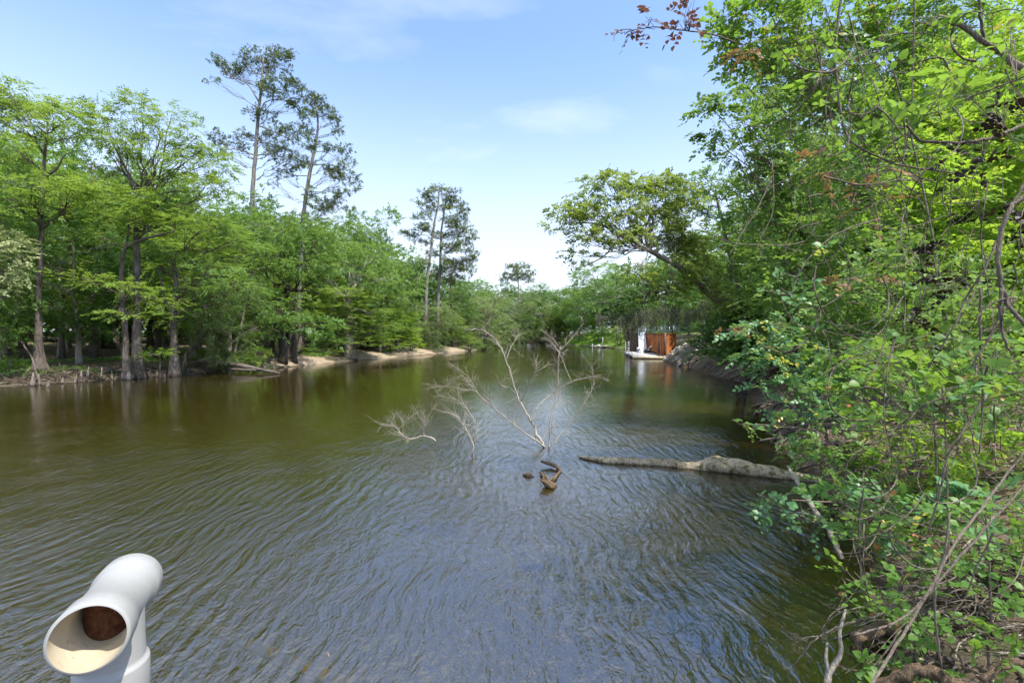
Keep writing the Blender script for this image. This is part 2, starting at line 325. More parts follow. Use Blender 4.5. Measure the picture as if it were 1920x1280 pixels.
def trunk_mb(mb, path, r0, r1, flare=0.0, flute=0, sides=10, pw=1.0):
    p = smooth_path(path, 5, r0 * .08); t = np.linspace(0, 1, len(p)); r = r0 + (r1 - r0) * t ** pw
    h = p[:, 2] - p[0, 2]; fl = np.exp(-np.maximum(h, 0) / 1.3) * flare; r = r * (1 + fl)
    if flute: mb.tube(p, r, max(sides, 22), (0.22, flute, np.exp(-np.maximum(h, 0) / 1.1)), rough=.03)
    else: mb.tube(p, r, sides, rough=.03)
    return p, r
def make_tree(name, label, cat, path, r0, r1, clumps, kind, mat, bark='bark', cov=1.6, flare=.4, flute=0, scale=1.0, sub=7, r_l=.1, twig=.02, group=None, extra=(), near=False, lo=.35, outward=.8, moss=None):
    """path and clumps in world coordinates; the tree's Empty stands at the trunk's foot"""
    base = np.asarray(path[0], float); root = empty(name, base, label, cat, group)
    rel = [np.asarray(p, float) - base for p in path]; cl = [(np.asarray(c, float) - base, r, k) for c, r, k in clumps]
    mb = MB(); p, r = trunk_mb(mb, rel, r0, r1, flare, flute)
    smb = mb if near else None
    V, Q, subs = foliage(cl, kind, cov, scale, sub, smb, outward=outward)
    limbs(mb, p, r, cl, subs, r_l, twig, lo=lo)
    for e, ra, rb in extra:
        q = smooth_path([np.asarray(x, float) - base for x in e], 4, ra * .15); mb.tube(q, np.linspace(ra, rb, len(q)), 7)
    mb.build('trunk', M[bark], root, True)
    link_mesh('crown', V, [Q], M[mat], root)
    if moss: moss_part([(np.asarray(a) - base, l) for a, l in moss], root)
    return root
def moss_part(anchors, root):
    """grey strands hanging from anchor points (point, length)"""
    Vs, Qs, n = [], [], 0
    for A, Ln in anchors:
        k = 38; O = A + RNG.normal(0, 1, (k, 3)) * np.array([.22, .22, .1]); D = nrm(np.array([0, 0, -1.0]) + RNG.normal(0, .06, (k, 3)))
        V, Q = sprays(O, D, Ln * RNG.uniform(.4, 1.1, k), 11, .26, .055, FAR, .25, 0, .9, up=(1, 0, 0)); Vs.append(V); Qs.append(Q + n); n += len(V)
    link_mesh('hanging_moss', np.vstack(Vs), [np.vstack(Qs)], M['moss_strand'], root)
def pc(px, py, d, rpx, rpy, cm=1.0, rd=None):
    """clump given in photo pixels at depth d"""
    a, b = rpx * d / F, rpy * d / F
    return (P(px, py, d), np.array([a, rd if rd else (a + b) / 2, b]), cm)

# ---------------------------------------------------------------- terrain
LEFT = [(-60, -40), (-46, 0), (-38, 22), (-33.6, 31.5), (-31.6, 33.9), (-29.4, 37.6), (-26.9, 43.2), (-23.7, 48.5), (-21.1, 59.4), (-17.1, 70), (-13.2, 82), (-10.0, 93), (-7.2, 101), (-8.6, 108), (-12, 126), (-8, 150), (0, 166), (10, 176), (16, 172)]
RIGHT = [(17.6, 157), (18.3, 137), (22.6, 117), (25.0, 104), (24.9, 102), (21.6, 66.6), (19.0, 60), (18.4, 55), (17.3, 44), (16.2, 34), (14.6, 29), (11.9, 23.3), (9.6, 18), (8.2, 14), (7.0, 10.6), (5.9, 8.2), (5.1, 6.6), (4.5, 5.6), (3.7, 4.7), (3.3, 3.4), (3.2, 1), (3.4, -40)]
POLY = np.array(LEFT + RIGHT, float); NLEFT = len(LEFT)
def sdist(X, Y):
    """signed distance to the river outline (positive on land) and 1 where the right bank is nearest"""
    p = np.stack([X.ravel(), Y.ravel()], 1); best = np.full(len(p), 1e9); side = np.zeros(len(p)); ins = np.zeros(len(p), bool); n = len(POLY)
    for i in range(n):
        a, b = POLY[i], POLY[(i + 1) % n]; ab = b - a; t = np.clip(((p - a) @ ab) / (ab @ ab), 0, 1); dd = np.linalg.norm(p - (a + t[:, None] * ab), axis=1)
        u = dd < best; best[u] = dd[u]; side[u] = 1.0 if (i >= NLEFT - 1 and i < n - 1) else 0.0
        c = ((a[1] > p[:, 1]) != (b[1] > p[:, 1])); xx = a[0] + (p[:, 1] - a[1]) / (b[1] - a[1] if b[1] != a[1] else 1e-9) * ab[0]; ins ^= c & (p[:, 0] < xx)
    return np.where(ins, -best, best).reshape(X.shape), side.reshape(X.shape)
_G = np.random.default_rng(5).random((256, 256))
def vnoise(X, Y, s):
    x, y = X * s + 1000, Y * s + 1000; i, j = np.floor(x).astype(int), np.floor(y).astype(int); fx, fy = x - i, y - j; fx, fy = fx * fx * (3 - 2 * fx), fy * fy * (3 - 2 * fy)
    g = lambda a, b: _G[a % 256, b % 256]
    return (g(i, j) * (1 - fx) * (1 - fy) + g(i + 1, j) * fx * (1 - fy) + g(i, j + 1) * (1 - fx) * fy + g(i + 1, j + 1) * fx * fy) - .5
def ground(X, Y):
    X = np.asarray(X, float); Y = np.asarray(Y, float); sd, side = sdist(np.atleast_1d(X), np.atleast_1d(Y)); X, Y = np.atleast_1d(X), np.atleast_1d(Y)
    sd = sd + .9 * vnoise(X, Y, .35) * np.clip((Y - 3) / 20, 0, 1) + .25 * vnoise(X, Y, 1.3) * np.clip(Y / 20, .3, 1)
    hl = np.interp(sd, [-60, -12, -5, -1, 0, .6, 2, 5, 14, 40, 120], [-3.2, -2.6, -1.6, -.3, 0, .16, .5, .8, 1.15, 1.7, 3.5])
    hl = hl * (1 + .45 * np.clip((Y - 46) / 4, 0, 1) * np.clip((105 - Y) / 6, 0, 1) * np.clip(sd, 0, 1))
    near = np.clip((30 - Y) / 15, 0, 1)
    hr = np.interp(sd, [-60, -12, -4, -1, 0, .4, 1.2, 3.2, 7, 14, 60, 200], [-3.2, -2.6, -1.5, -.35, 0, .35, 1.0, 2.2, 3.0, 3.4, 4.0, 6])
    hn = np.interp(sd, [-60, -10, -4, -1.5, 0, .4, 1.2, 3, 6, 12, 60, 200], [-3.2, -2.4, -1.0, -.22, 0, .22, .5, 1.1, 1.9, 2.7, 4, 6])
    hr = hr * (1 - near) + hn * near
    lawn = np.clip((Y - 104) / 8, 0, 1) * (Y < 260); hr = hr * (1 - lawn) + np.interp(sd, [-20, 0, .5, 9, 20, 200], [-3, 0, .25, 3.3, 4, 6]) * lawn
    h = np.where(side > .5, hr, hl); rough = np.clip(sd / 2, 0, 1)
    return h + rough * (.22 * vnoise(X, Y, .5) + .12 * vnoise(X, Y, 1.7)) + np.clip(sd + .6, 0, 1) * .05 * vnoise(X, Y, 4.5)
def gz(x, y): return float(ground([x], [y])[0])
def lines(*seg): return np.unique(np.concatenate([np.arange(a, b, s) for a, b, s in seg]).round(4))
gx = lines((-900, -200, 70), (-200, -80, 10), (-80, -42, 2.5), (-42, -6, .6), (-6, 2, 1), (2, 12, .16), (12, 28, .45), (28, 60, 2), (60, 200, 12), (200, 901, 70))
gy = lines((-200, -40, 40), (-40, 0, 5), (0, 16, .2), (16, 60, .6), (60, 112, 1.0), (112, 200, 2.5), (200, 400, 20), (400, 2001, 160))
X, Y = np.meshgrid(gx, gy); Z = ground(X, Y); nx, ny = len(gx), len(gy)
ii = (np.arange(ny - 1)[:, None] * nx + np.arange(nx - 1)[None]).ravel(); GQ = np.stack([ii, ii + 1, ii + nx + 1, ii + nx], 1)
def terrain_mat():
    t = NT('bank_soil'); a = t.n('ShaderNodeAttribute', attribute_name='sd'); sdv = a.outputs['Fac']
    b = t.n('ShaderNodeAttribute', attribute_name='side'); s_ = b.outputs['Fac']; lw = t.n('ShaderNodeAttribute', attribute_name='lawn').outputs['Fac']; sn = t.n('ShaderNodeAttribute', attribute_name='sand').outputs['Fac']
    v = t.wpos(); n1 = t.noise(1.1, 6, .6, v); n2 = t.noise(14, 5, .7, v); vo = t.n('ShaderNodeTexVoronoi'); vo.inputs['Scale'].default_value = 16; t.l(t.wpos((1, 1.7, 1)), vo.inputs[0])
    litter = t.ramp(n2, [(.3, (.035, .026, .018)), (.5, (.12, .085, .058)), (.68, (.30, .23, .17))])
    litter = t.mix(t.mr(vo.outputs['Color'], .4, .9, 0, .55), litter, (.26, .19, .14))
    green = t.ramp(n2, [(.3, (.03, .06, .012)), (.7, (.12, .19, .04))])
    c = t.mix(t.mr(n1, .48, .62, 0, .75), litter, green)
    sand = t.ramp(n2, [(.3, (.27, .205, .135)), (.65, (.43, .34, .24))]); c = t.mix(t.math('MULTIPLY', sn, t.mr(n1, .3, .5, .55, 1)), c, sand)
    mud = t.ramp(t.noise(5, 5, .7, v), [(.3, (.05, .04, .028)), (.7, (.20, .16, .115))])
    c = t.mix(t.math('MULTIPLY', t.mr(sdv, .1, 1.6, 1, 0, True), t.math('SUBTRACT', 1.0, sn)), c, mud)
    lawn = t.ramp(n2, [(.3, (.10, .20, .03)), (.7, (.22, .34, .06))]); c = t.mix(t.math('MULTIPLY', lw, t.mr(n1, .35, .5, .3, 1)), c, lawn)
    bed = t.ramp(t.noise(.9, 4, .6, v), [(.3, (.07, .042, .014)), (.7, (.25, .150, .055))]); c = t.mix(t.mr(sdv, -.25, .05, 1, 0), c, bed)
    c = t.mix(t.mr(sdv, -.3, .25, .55, 0), c, (.05, .035, .02))
    return t.end(t.bsdf(c, .95, t.bump(n2, .9, .05), .1))
def add_attr(me, name, arr):
    a = me.attributes.new(name, 'FLOAT', 'POINT'); a.data.foreach_set('value', np.asarray(arr, np.float32).ravel())
SD, SIDE = sdist(X, Y)
gr = link_mesh('ground', np.stack([X, Y, Z], -1).reshape(-1, 3), [GQ], terrain_mat(), smooth=True); tag(gr, kind='structure')
add_attr(gr.data, 'sd', SD); add_attr(gr.data, 'side', SIDE)
add_attr(gr.data, 'lawn', np.clip((Y - 104) / 6, 0, 1) * SIDE * np.clip(SD / .8, 0, 1) * (X < 45))
sandy = np.clip((Y - 46) / 3, 0, 1) * np.clip((103 - Y) / 6, 0, 1) * (1 - SIDE) * np.clip((4.2 + 3 * vnoise(X, Y, .25) - SD) / 1.4, 0, 1)
add_attr(gr.data, 'sand', sandy)

# ---------------------------------------------------------------- river water
wx = lines((-700, -70, 70), (-70, 2, 3), (2, 14, .3), (14, 40, 1.2), (40, 701, 60)); wy = lines((-200, 0, 20), (0, 16, .4), (16, 70, 1.5), (70, 300, 8))
WX, WY = np.meshgrid(wx, wy); nwx, nwy = len(wx), len(wy); jj = (np.arange(nwy - 1)[:, None] * nwx + np.arange(nwx - 1)[None]).ravel()
def water_mat():
    t = NT('river_water'); dep = t.n('ShaderNodeAttribute', attribute_name='depth').outputs['Fac']
    big = t.noise(.10, 3, .5, t.wpos((1, .6, 1)), .6)                         # gust patches
    gp_ = t.n('ShaderNodeSeparateXYZ'); t.l(t.wpos(), gp_.inputs[0])
    calm = t.mr(t.math('ADD', gp_.outputs[0], t.math('MULTIPLY', big, 14.0)), -9.0, 5.0, .55, 1.0, True)      # sheltered water under the left bank
    far_ = t.mr(gp_.outputs[1], 6.0, 24.0, 1.0, .22, True)
    wind = t.math('MULTIPLY', t.math('MULTIPLY', t.mr(big, .36, .64, .55, 1.25), calm), far_)
    def vadd(a, b):
        m = t.n('ShaderNodeVectorMath', operation='ADD'); t.l(a, m.inputs[0]); t.l(b, m.inputs[1]); return m.outputs[0]
    def warp(sc, amp):
        n = t.n('ShaderNodeTexNoise'); n.inputs['Scale'].default_value = sc; n.inputs['Detail'].default_value = 2; t.l(t.wpos(), n.inputs[0])
        v = t.n('ShaderNodeVectorMath', operation='SCALE'); v.inputs['Scale'].default_value = amp; t.l(n.outputs['Color'], v.inputs[0]); return v.outputs[0]
    pw = vadd(t.wpos(), warp(.30, 1.6))
    def mapped(scale, rz):
        mp = t.n('ShaderNodeMapping'); mp.inputs['Scale'].default_value = scale; mp.inputs['Rotation'].default_value = (0, 0, rz); t.l(pw, mp.inputs[0]); return mp.outputs[0]
    def wave(scale, rz, st, dist):
        w_ = t.n('ShaderNodeTexWave'); w_.wave_type = 'BANDS'; w_.bands_direction = 'X'; w_.inputs['Scale'].default_value = scale; w_.inputs['Distortion'].default_value = dist
        w_.inputs['Detail'].default_value = 2.5; w_.inputs['Detail Scale'].default_value = 1.4; w_.inputs['Detail Roughness'].default_value = .6; t.l(mapped((1, st, 1), rz), w_.inputs[0]); return w_.outputs['Fac']
    pa = t.mr(t.noise(.55, 2, .5, pw), .38, .62, 0, 1, True)
    w1 = t.math('MULTIPLY', wave(1.25, .10, .30, 3.2), t.mr(pa, 0, 1, .25, 1)); w2 = t.math('MULTIPLY', wave(1.75, -.32, .35, 4.0), t.mr(pa, 0, 1, .55, .1))
    r1 = t.noise(1, 2, .5, mapped((4.6, 1.3, 1), .1), .4); r2 = t.noise(1, 3, .6, mapped((10, 3.8, 1), -.2), .8); r3 = t.noise(1, 2, .5, t.wpos((26, 15, 1), (0, 0, .5)), .5)
    h = t.math('ADD', t.math('MULTIPLY', t.math('ADD', w1, w2), .15), t.math('ADD', t.math('MULTIPLY', r1, .80), t.math('ADD', t.math('MULTIPLY', r2, .46), t.math('MULTIPLY', r3, .10))))
    h = t.math('MULTIPLY', h, wind)
    bp = t.bump(h, 1.0, .062)
    mc = t.mix(t.mr(t.noise(.16, 3, .5, t.wpos()), .35, .65, 0, 1), (.055, .042, .006), (.068, .049, .008))
    df = t.n('ShaderNodeBsdfDiffuse'); t.l(mc, df.inputs[0])
    tr = t.n('ShaderNodeBsdfTransparent'); tr.inputs[0].default_value = (.80, .66, .32, 1)
    k = t.math('ADD', t.math('MULTIPLY', t.math('POWER', .10, dep), .40), .50)
    m1 = t.n('ShaderNodeMixShader'); t.l(k, m1.inputs[0]); t.l(df.outputs[0], m1.inputs[1]); t.l(tr.outputs[0], m1.inputs[2])
    gl = t.n('ShaderNodeBsdfGlossy'); gl.inputs['Roughness'].default_value = .035; t.l(bp, gl.inputs['Normal']); gl.inputs[0].default_value = (.95, .97, 1, 1)
    fr = t.n('ShaderNodeFresnel'); fr.inputs[0].default_value = 2.85; t.l(bp, fr.inputs['Normal'])
    m2 = t.n('ShaderNodeMixShader'); t.l(fr.outputs[0], m2.inputs[0]); t.l(m1.outputs[0], m2.inputs[1]); t.l(gl.outputs[0], m2.inputs[2])
    return t.end(m2.outputs[0])
wt = link_mesh('water', np.stack([WX, WY, np.zeros_like(WX)], -1).reshape(-1, 3), [np.stack([jj, jj + 1, jj + nwx + 1, jj + nwx], 1)], water_mat()); tag(wt, kind='structure')
add_attr(wt.data, 'depth', np.clip(-ground(WX, WY), 0, 3))

# ---------------------------------------------------------------- left bank: hand placed trees
def gp(px, d, dz=-.15):
    x = (px - 960) / F * d; return np.array([x, d, gz(x, d) + dz])
def tr(*pts): return [P(*p) for p in pts]
make_tree('bald_cypress', 'tall straight cypress with a flared base near the left edge, crown open to the sky', 'tree',
    [gp(76, 35.5)] + tr((72, 640, 35.5), (74, 520, 35.5), (78, 430, 35.5), (80, 340, 35.5), (88, 250, 35.5)), .24, .08,
    [pc(20, 175, 35, 55, 26), pc(75, 190, 36, 60, 24), pc(130, 215, 35, 45, 25), pc(10, 225, 35, 60, 24), pc(60, 235, 34, 40, 18, .7), pc(150, 250, 36, 35, 22, .8), pc(20, 275, 34, 45, 22),
     pc(60, 345, 33, 75, 22), pc(130, 360, 34, 50, 22), pc(15, 375, 33, 50, 28), pc(-30, 200, 35, 45, 60)], 'cypress', 'cypress', 'bark_cyp', 1.7, 1.3, 7, r_l=.12,
    extra=[(tr((80, 335, 35.5), (105, 318, 35.3), (122, 290, 35.2), (138, 287, 35)), .1, .02), (tr((84, 290, 35.5), (70, 270, 35.5), (62, 240, 35.5)), .09, .03)])
make_tree('bald_cypress', 'cypress with a thick buttressed foot at the water, forking high into a broad crown', 'tree',
    [gp(258, 37.5)] + tr((257, 600, 37.5), (258, 500, 37.5), (256, 420, 37.6), (262, 362, 37.6)), .30, .15,
    [pc(200, 220, 37, 42, 26), pc(265, 205, 38, 45, 24), pc(320, 225, 37, 40, 24), pc(370, 255, 37, 42, 30), pc(395, 300, 38, 35, 32), pc(235, 265, 37, 50, 26), pc(300, 280, 37, 50, 22), pc(345, 305, 36, 45, 22),
     pc(385, 350, 37, 42, 24), pc(215, 300, 38, 32, 28, .8), pc(330, 360, 36, 50, 20), pc(230, 375, 36, 60, 22), pc(300, 400, 36, 60, 22)], 'cypress', 'cypress', 'bark_cyp', 1.55, 1.3, 8, r_l=.10,
    extra=[(tr((262, 362, 37.6), (240, 325, 37.6), (222, 290, 37.6), (200, 250, 37.4)), .12, .03), (tr((262, 362, 37.6), (290, 330, 37.5), (288, 300, 37.3), (305, 250, 37)), .12, .03),
           (tr((262, 362, 37.6), (300, 340, 37.3), (340, 310, 37), (380, 280, 36.8)), .09, .02), (tr((268, 385, 37.5), (310, 362, 37.2), (370, 358, 37)), .1, .03)])
make_tree('river_birch', 'slim grey tree with a kinked trunk bending right above the buttressed cypress', 'tree',
    [gp(236, 36.6)] + tr((236, 640, 36.6), (230, 560, 36.6), (228, 500, 36.5), (236, 466, 36.3), (270, 448, 36), (300, 440, 35.8), (326, 434, 35.6)), .20, .06,
    [pc(190, 440, 36, 48, 14), pc(260, 410, 36, 60, 18), pc(330, 420, 36, 50, 20), pc(170, 525, 35, 55, 13), pc(240, 535, 34.5, 60, 14), pc(290, 560, 35, 45, 12), pc(240, 590, 34, 55, 10)], 'cypress', 'cypress', 'bark_cyp', 1.4, .8, 5, lo=.3, r_l=.07,
    extra=[(tr((236, 466, 36.3), (240, 430, 36.3), (238, 390, 36.3)), .1, .03)])
make_tree('tupelo', 'grey forked tree splitting into three stems with mossy stubs, right of the buttressed cypress', 'tree',
    [gp(328, 39.5)] + tr((326, 640, 39.5), (325, 588, 39.5), (330, 540, 39.5), (328, 512, 39.5)), .29, .15,
    [pc(380, 430, 39, 60, 24), pc(330, 470, 40, 45, 22), pc(440, 450, 40, 50, 26), pc(300, 500, 40, 36, 14), pc(400, 500, 38, 55, 16), pc(370, 545, 38, 45, 14), pc(440, 530, 38, 50, 20)], 'cypress', 'broad', 'bark_cyp', 1.4, .9, 6, r_l=.08,
    extra=[(tr((325, 588, 39.5), (308, 560, 39.5), (302, 530, 39.5), (295, 500, 39.5)), .14, .05), (tr((328, 585, 39.5), (342, 550, 39.5), (345, 525, 39.5)), .14, .04), (tr((328, 512, 39.5), (350, 525, 39), (375, 530, 38.8)), .06, .015), (tr((328, 515, 39.5), (322, 500, 39.5), (318, 490, 39.5)), .08, .03)])
make_tree('leaning_tree', 'thin black leaning tree with forked top, bent over the bank beside the fallen log', 'tree',
    [gp(342, 40.2)] + tr((348, 668, 40.2), (362, 652, 40), (374, 636, 40), (380, 600, 39.8), (384, 570, 39.8)), .20, .06,
    [pc(390, 590, 39, 40, 16), pc(360, 600, 40, 30, 12), pc(420, 575, 39, 36, 14)], 'cypress', 'dark', 'bark_dark', 1.2, .3, r_l=.04, extra=[(tr((372, 640, 40), (386, 628, 40), (392, 610, 40)), .06, .02)])
make_tree('live_oak', 'oak with a bent black trunk whose pale green boughs droop to the sandy shore', 'tree',
    [gp(530, 50.5)] + tr((531, 640, 50.5), (524, 590, 50.5), (530, 560, 50.4), (548, 548, 50)), .42, .18,
    [pc(470, 420, 50, 50, 32), pc(530, 430, 50, 55, 34), pc(590, 450, 50, 50, 36), pc(500, 480, 48, 50, 28), pc(560, 500, 48, 50, 26), pc(480, 555, 47, 48, 26, 1.2), pc(540, 585, 46, 45, 26, 1.2), pc(590, 610, 46, 42, 26, 1.3), pc(615, 640, 46, 24, 20, 1.2), pc(450, 600, 46, 35, 20), pc(625, 500, 50, 36, 28), pc(510, 620, 46, 40, 14)],
    'broad', 'broad', 'bark_dark', 1.7, .3, r_l=.14, lo=.5, extra=[(tr((530, 560, 50.4), (545, 520, 50.3), (565, 495, 50), (590, 480, 50)), .2, .05), (tr((548, 548, 50), (575, 545, 50), (600, 550, 49.8)), .12, .04), (tr((525, 585, 50.5), (520, 552, 50.4), (524, 530, 50.4)), .14, .05)])
make_tree('gnarled_tree', 'gnarled dead-topped trunk wrapped in grey hanging moss behind the sand bar', 'tree',
    [gp(655, 62)] + tr((654, 600, 62), (650, 575, 62), (655, 560, 62)), .55, .3,
    [pc(640, 470, 63, 50, 30), pc(690, 480, 63, 45, 30), pc(600, 500, 62, 40, 26), pc(720, 520, 62, 34, 30), pc(625, 545, 61, 22, 20)], 'broad', 'broad', 'bark_pale', 1.6, .3, lo=.5, r_l=.12,
    extra=[(tr((655, 562, 62), (648, 545, 62), (640, 538, 61.8)), .14, .03), (tr((655, 562, 62), (663, 548, 62), (672, 542, 62)), .12, .02), (tr((654, 590, 62), (670, 580, 61.5), (686, 584, 61)), .2, .08), (tr((650, 575, 62), (644, 560, 62), (636, 556, 62)), .08, .02)],
    moss=[(P(px, py, 61.6), .9) for px, py in ((650, 590), (658, 600), (664, 590), (652, 575), (688, 588), (690, 584), (662, 612))])
make_tree('flowering_tree', 'cream-green flowering tree leaning in at the far left edge', 'tree', [gp(-70, 33)] + tr((-60, 600, 33), (-40, 520, 32.5), (-20, 470, 32)), .2, .08,
    [pc(-10, 430, 32, 30, 16), pc(25, 450, 31.5, 28, 16), pc(40, 480, 31.5, 22, 16), pc(5, 490, 31.5, 34, 20), pc(35, 515, 31, 24, 14), pc(0, 535, 31, 30, 16)], 'broad', 'pale', 'bark', 1.6, .3)
make_tree('bush', 'low bright fern clump between the cypress and the tupelo', 'bush', [gp(300, 37.4)] + tr((300, 672, 37.4), (298, 662, 37.3)), .04, .02, [pc(282, 662, 37, 16, 4, 1.3), pc(305, 658, 37, 18, 4, 1.3)], 'cypress', 'lime', 'bark', 1.8, .1, scale=.6)
# pines against the sky
def pine(label, base, top, d, trunk, pads, r0, extra, sc=1.0, cov=1.0):
    r0 *= .68; extra = [(e, a * .65, b) for e, a, b in extra]
    cl = [pc(px, py, d + RNG.uniform(-2, 2), a * 1.2, b * 1.3, c) for px, py, a, b, c in pads]
    return make_tree('pine_tree', label, 'pine tree', [gp(base, d)] + [P(px, py, d) for px, py in trunk], r0, .09, cl, 'pine', 'pine', 'bark_pine', cov, .15, 0, sc, 9, .05, .014, lo=.2, outward=.3,
        extra=[([P(px, py, d + k * .4) for k, (px, py) in enumerate(e)], a, b) for e, a, b in extra])
pine('tallest pine against the sky, straight trunk with broad open tufted top', 468, 90, 58, [(470, 560), (472, 400), (478, 300), (484, 220), (490, 150), (494, 110)],
    [(410, 120, 16, 9, 1), (432, 128, 20, 12, 1), (455, 125, 18, 14, 1), (480, 105, 20, 13, 1), (500, 125, 20, 14, 1), (525, 100, 20, 12, 1), (540, 115, 12, 16, .8), (400, 152, 12, 5, .8), (510, 160, 26, 16, 1.1), (545, 170, 22, 18, 1.1), (560, 195, 16, 16, 1), (480, 215, 14, 12, .8), (502, 218, 16, 10, .8), (520, 240, 22, 8, .8), (550, 250, 22, 12, 1), (575, 265, 20, 12, 1),
     (430, 265, 30, 9, 1), (460, 250, 18, 9, .9), (505, 262, 18, 12, 1), (528, 285, 24, 14, 1.1), (555, 305, 20, 12, 1), (400, 250, 12, 8, .7), (425, 290, 14, 5, .6), (575, 215, 14, 10, .6)], .50,
    [([(487, 195), (470, 165), (452, 150), (425, 146), (412, 135)], .15, .03), ([(488, 165), (500, 140), (512, 112)], .10, .03), ([(486, 215), (500, 190), (540, 190), (565, 212)], .13, .03), ([(482, 235), (520, 250), (560, 270)], .12, .03), ([(474, 290), (445, 280), (420, 282), (396, 296)], .13, .03), ([(476, 292), (500, 290), (530, 296)], .12, .03), ([(472, 312), (455, 302), (450, 300)], .05, .01)])
pine('pine leaning right beside the tallest pine, with layered drooping boughs', 555, 175, 60, [(566, 440), (572, 380), (582, 320), (592, 270), (596, 230), (590, 190)],
    [(582, 180, 14, 8, 1), (600, 190, 18, 10, 1), (618, 205, 12, 8, 1), (600, 210, 16, 8, 1), (622, 225, 14, 10, 1), (630, 245, 12, 8, 1), (575, 240, 14, 7, .8), (620, 275, 20, 7, 1), (648, 280, 12, 9, 1), (650, 305, 14, 8, 1), (560, 300, 20, 8, .8), (625, 325, 22, 14, 1.1), (655, 330, 16, 12, 1), (640, 360, 16, 12, 1.1), (668, 355, 9, 9, .8), (600, 380, 22, 12, 1), (630, 390, 22, 12, 1.1), (530, 325, 22, 8, .8), (510, 340, 12, 8, .6), (580, 360, 14, 10, .8)], .45,
    [([(592, 260), (605, 254), (618, 252)], .06, .02), ([(590, 285), (610, 285), (640, 300)], .09, .02), ([(584, 310), (610, 310), (640, 330), (660, 345)], .11, .02), ([(578, 330), (545, 330), (515, 340)], .09, .02), ([(574, 360), (600, 360), (625, 355)], .09, .02), ([(570, 380), (600, 395), (630, 420)], .09, .02)])
pine('left stem of the pine pair beyond the sand bar, reaching the higher top', 798, 345, 86, [(800, 540), (808, 470), (814, 420), (822, 380), (822, 352)],
    [(800, 360, 16, 6, 1), (822, 352, 14, 7, 1), (845, 360, 14, 7, 1), (790, 378, 12, 5, 1), (812, 375, 12, 6, 1), (770, 436, 18, 6, 1), (790, 425, 12, 6, 1), (800, 405, 12, 6, .9), (756, 434, 8, 3, 1), (830, 390, 14, 7, 1), (808, 390, 14, 6, 1), (785, 405, 12, 5, .9), (800, 425, 16, 6, 1), (790, 452, 16, 6, .9), (820, 440, 12, 6, .9), (790, 490, 18, 8, .9)], .48,
    [([(812, 450), (795, 440), (770, 445), (760, 438)], .1, .02), ([(818, 400), (805, 390), (795, 382)], .08, .02)], 1.1, 1.3)
pine('right stem of the pine pair beyond the sand bar, heavy with foliage on its right', 818, 365, 88, [(822, 550), (826, 480), (828, 430), (834, 390), (836, 370)],
    [(850, 385, 18, 8, 1.1), (872, 395, 14, 7, 1), (845, 410, 16, 7, 1), (875, 430, 18, 8, 1.1), (850, 440, 18, 7, 1.1), (885, 445, 10, 6, 1), (860, 465, 20, 8, 1.1), (885, 475, 12, 9, 1.1), (870, 495, 18, 10, 1.1), (845, 500, 16, 12, 1.1), (812, 475, 12, 8, .8), (850, 520, 20, 10, 1), (862, 412, 14, 6, 1), (868, 452, 16, 6, 1), (838, 465, 14, 7, 1), (838, 488, 16, 8, 1), (880, 505, 14, 8, 1), (820, 510, 14, 10, 1), (855, 425, 14, 6, 1), (845, 372, 14, 6, 1)], .48,
    [([(828, 450), (850, 440), (875, 440)], .09, .02), ([(826, 500), (845, 485), (880, 480)], .09, .02)], 1.1, 1.4)
pine('lone distant pine with a rounded open top rising over the river bend', 972, 492, 152, [(972, 570), (972, 530), (970, 505)],
    [(960, 505, 14, 7, 1), (978, 500, 14, 6, 1), (990, 512, 12, 7, 1), (950, 518, 12, 5, 1), (972, 518, 20, 6, 1.1), (995, 524, 8, 4, 1), (946, 526, 8, 4, 1)], .5, [([(972, 530), (955, 515)], .1, .03), ([(972, 528), (990, 515)], .1, .03)], 1.6, 1.4)

# ---------------------------------------------------------------- tree prototypes (meshes shared by the copies)
def proto(kind, H_, W_, h0, ncl, sub, cov, bark='bark', lean=0.0, stems_=1, mat=None):
    mb = MB(); hub = []
    for s in range(stems_):
        a = RNG.uniform(0, 6.28); off = np.array([math.cos(a), math.sin(a), 0]) * (W_ * .12 if stems_ > 1 else W_ * .03)
        path = [off * .2, off * .5 + [0, 0, H_ * .25], off + RNG.normal(0, .2, 3) * [1, 1, 0] + [lean * .4, 0, H_ * .5], off * 1.5 + RNG.normal(0, .5, 3) * [1, 1, 0] + [lean, 0, H_ * .86]]
        hub.append(trunk_mb(mb, path, H_ * .013 + .03, .05, .5, 5 if kind == 'cypress' else 0, 8))
    cl = []
    for i in range(ncl):
        f = (i + .5) / ncl; z = h0 + (H_ - h0) * f; prof = math.sin(math.pi * min(1, .22 + .78 * (1 - f))) ** .6 if kind != 'cypress' else (1 - .55 * f)
        a = i * 2.4 + RNG.uniform(-.4, .4); rr = W_ * .5 * prof * RNG.uniform(.35, .85); R = W_ * RNG.uniform(.13, .21) * (1 if kind != 'cypress' else 1.1)
        cl.append((np.array([math.cos(a) * rr + lean * f, math.sin(a) * rr, z - R * .3]), np.array([R, R, R * (.75 if kind == 'broad' else .5)]), 1.0))
    V, Q, subs = foliage(cl, kind, cov, 1.0, sub); p, r = hub[0]; limbs(mb, p, r, cl, subs, .06, .014, 4, .15)
    t_o = mb.build('trunk', M[bark], None, True); c_o = link_mesh('crown', V, [Q], M[mat or kind])
    res = (t_o.data, c_o.data, H_, W_, (V, Q)); bpy.data.objects.remove(t_o); bpy.data.objects.remove(c_o)
    return res
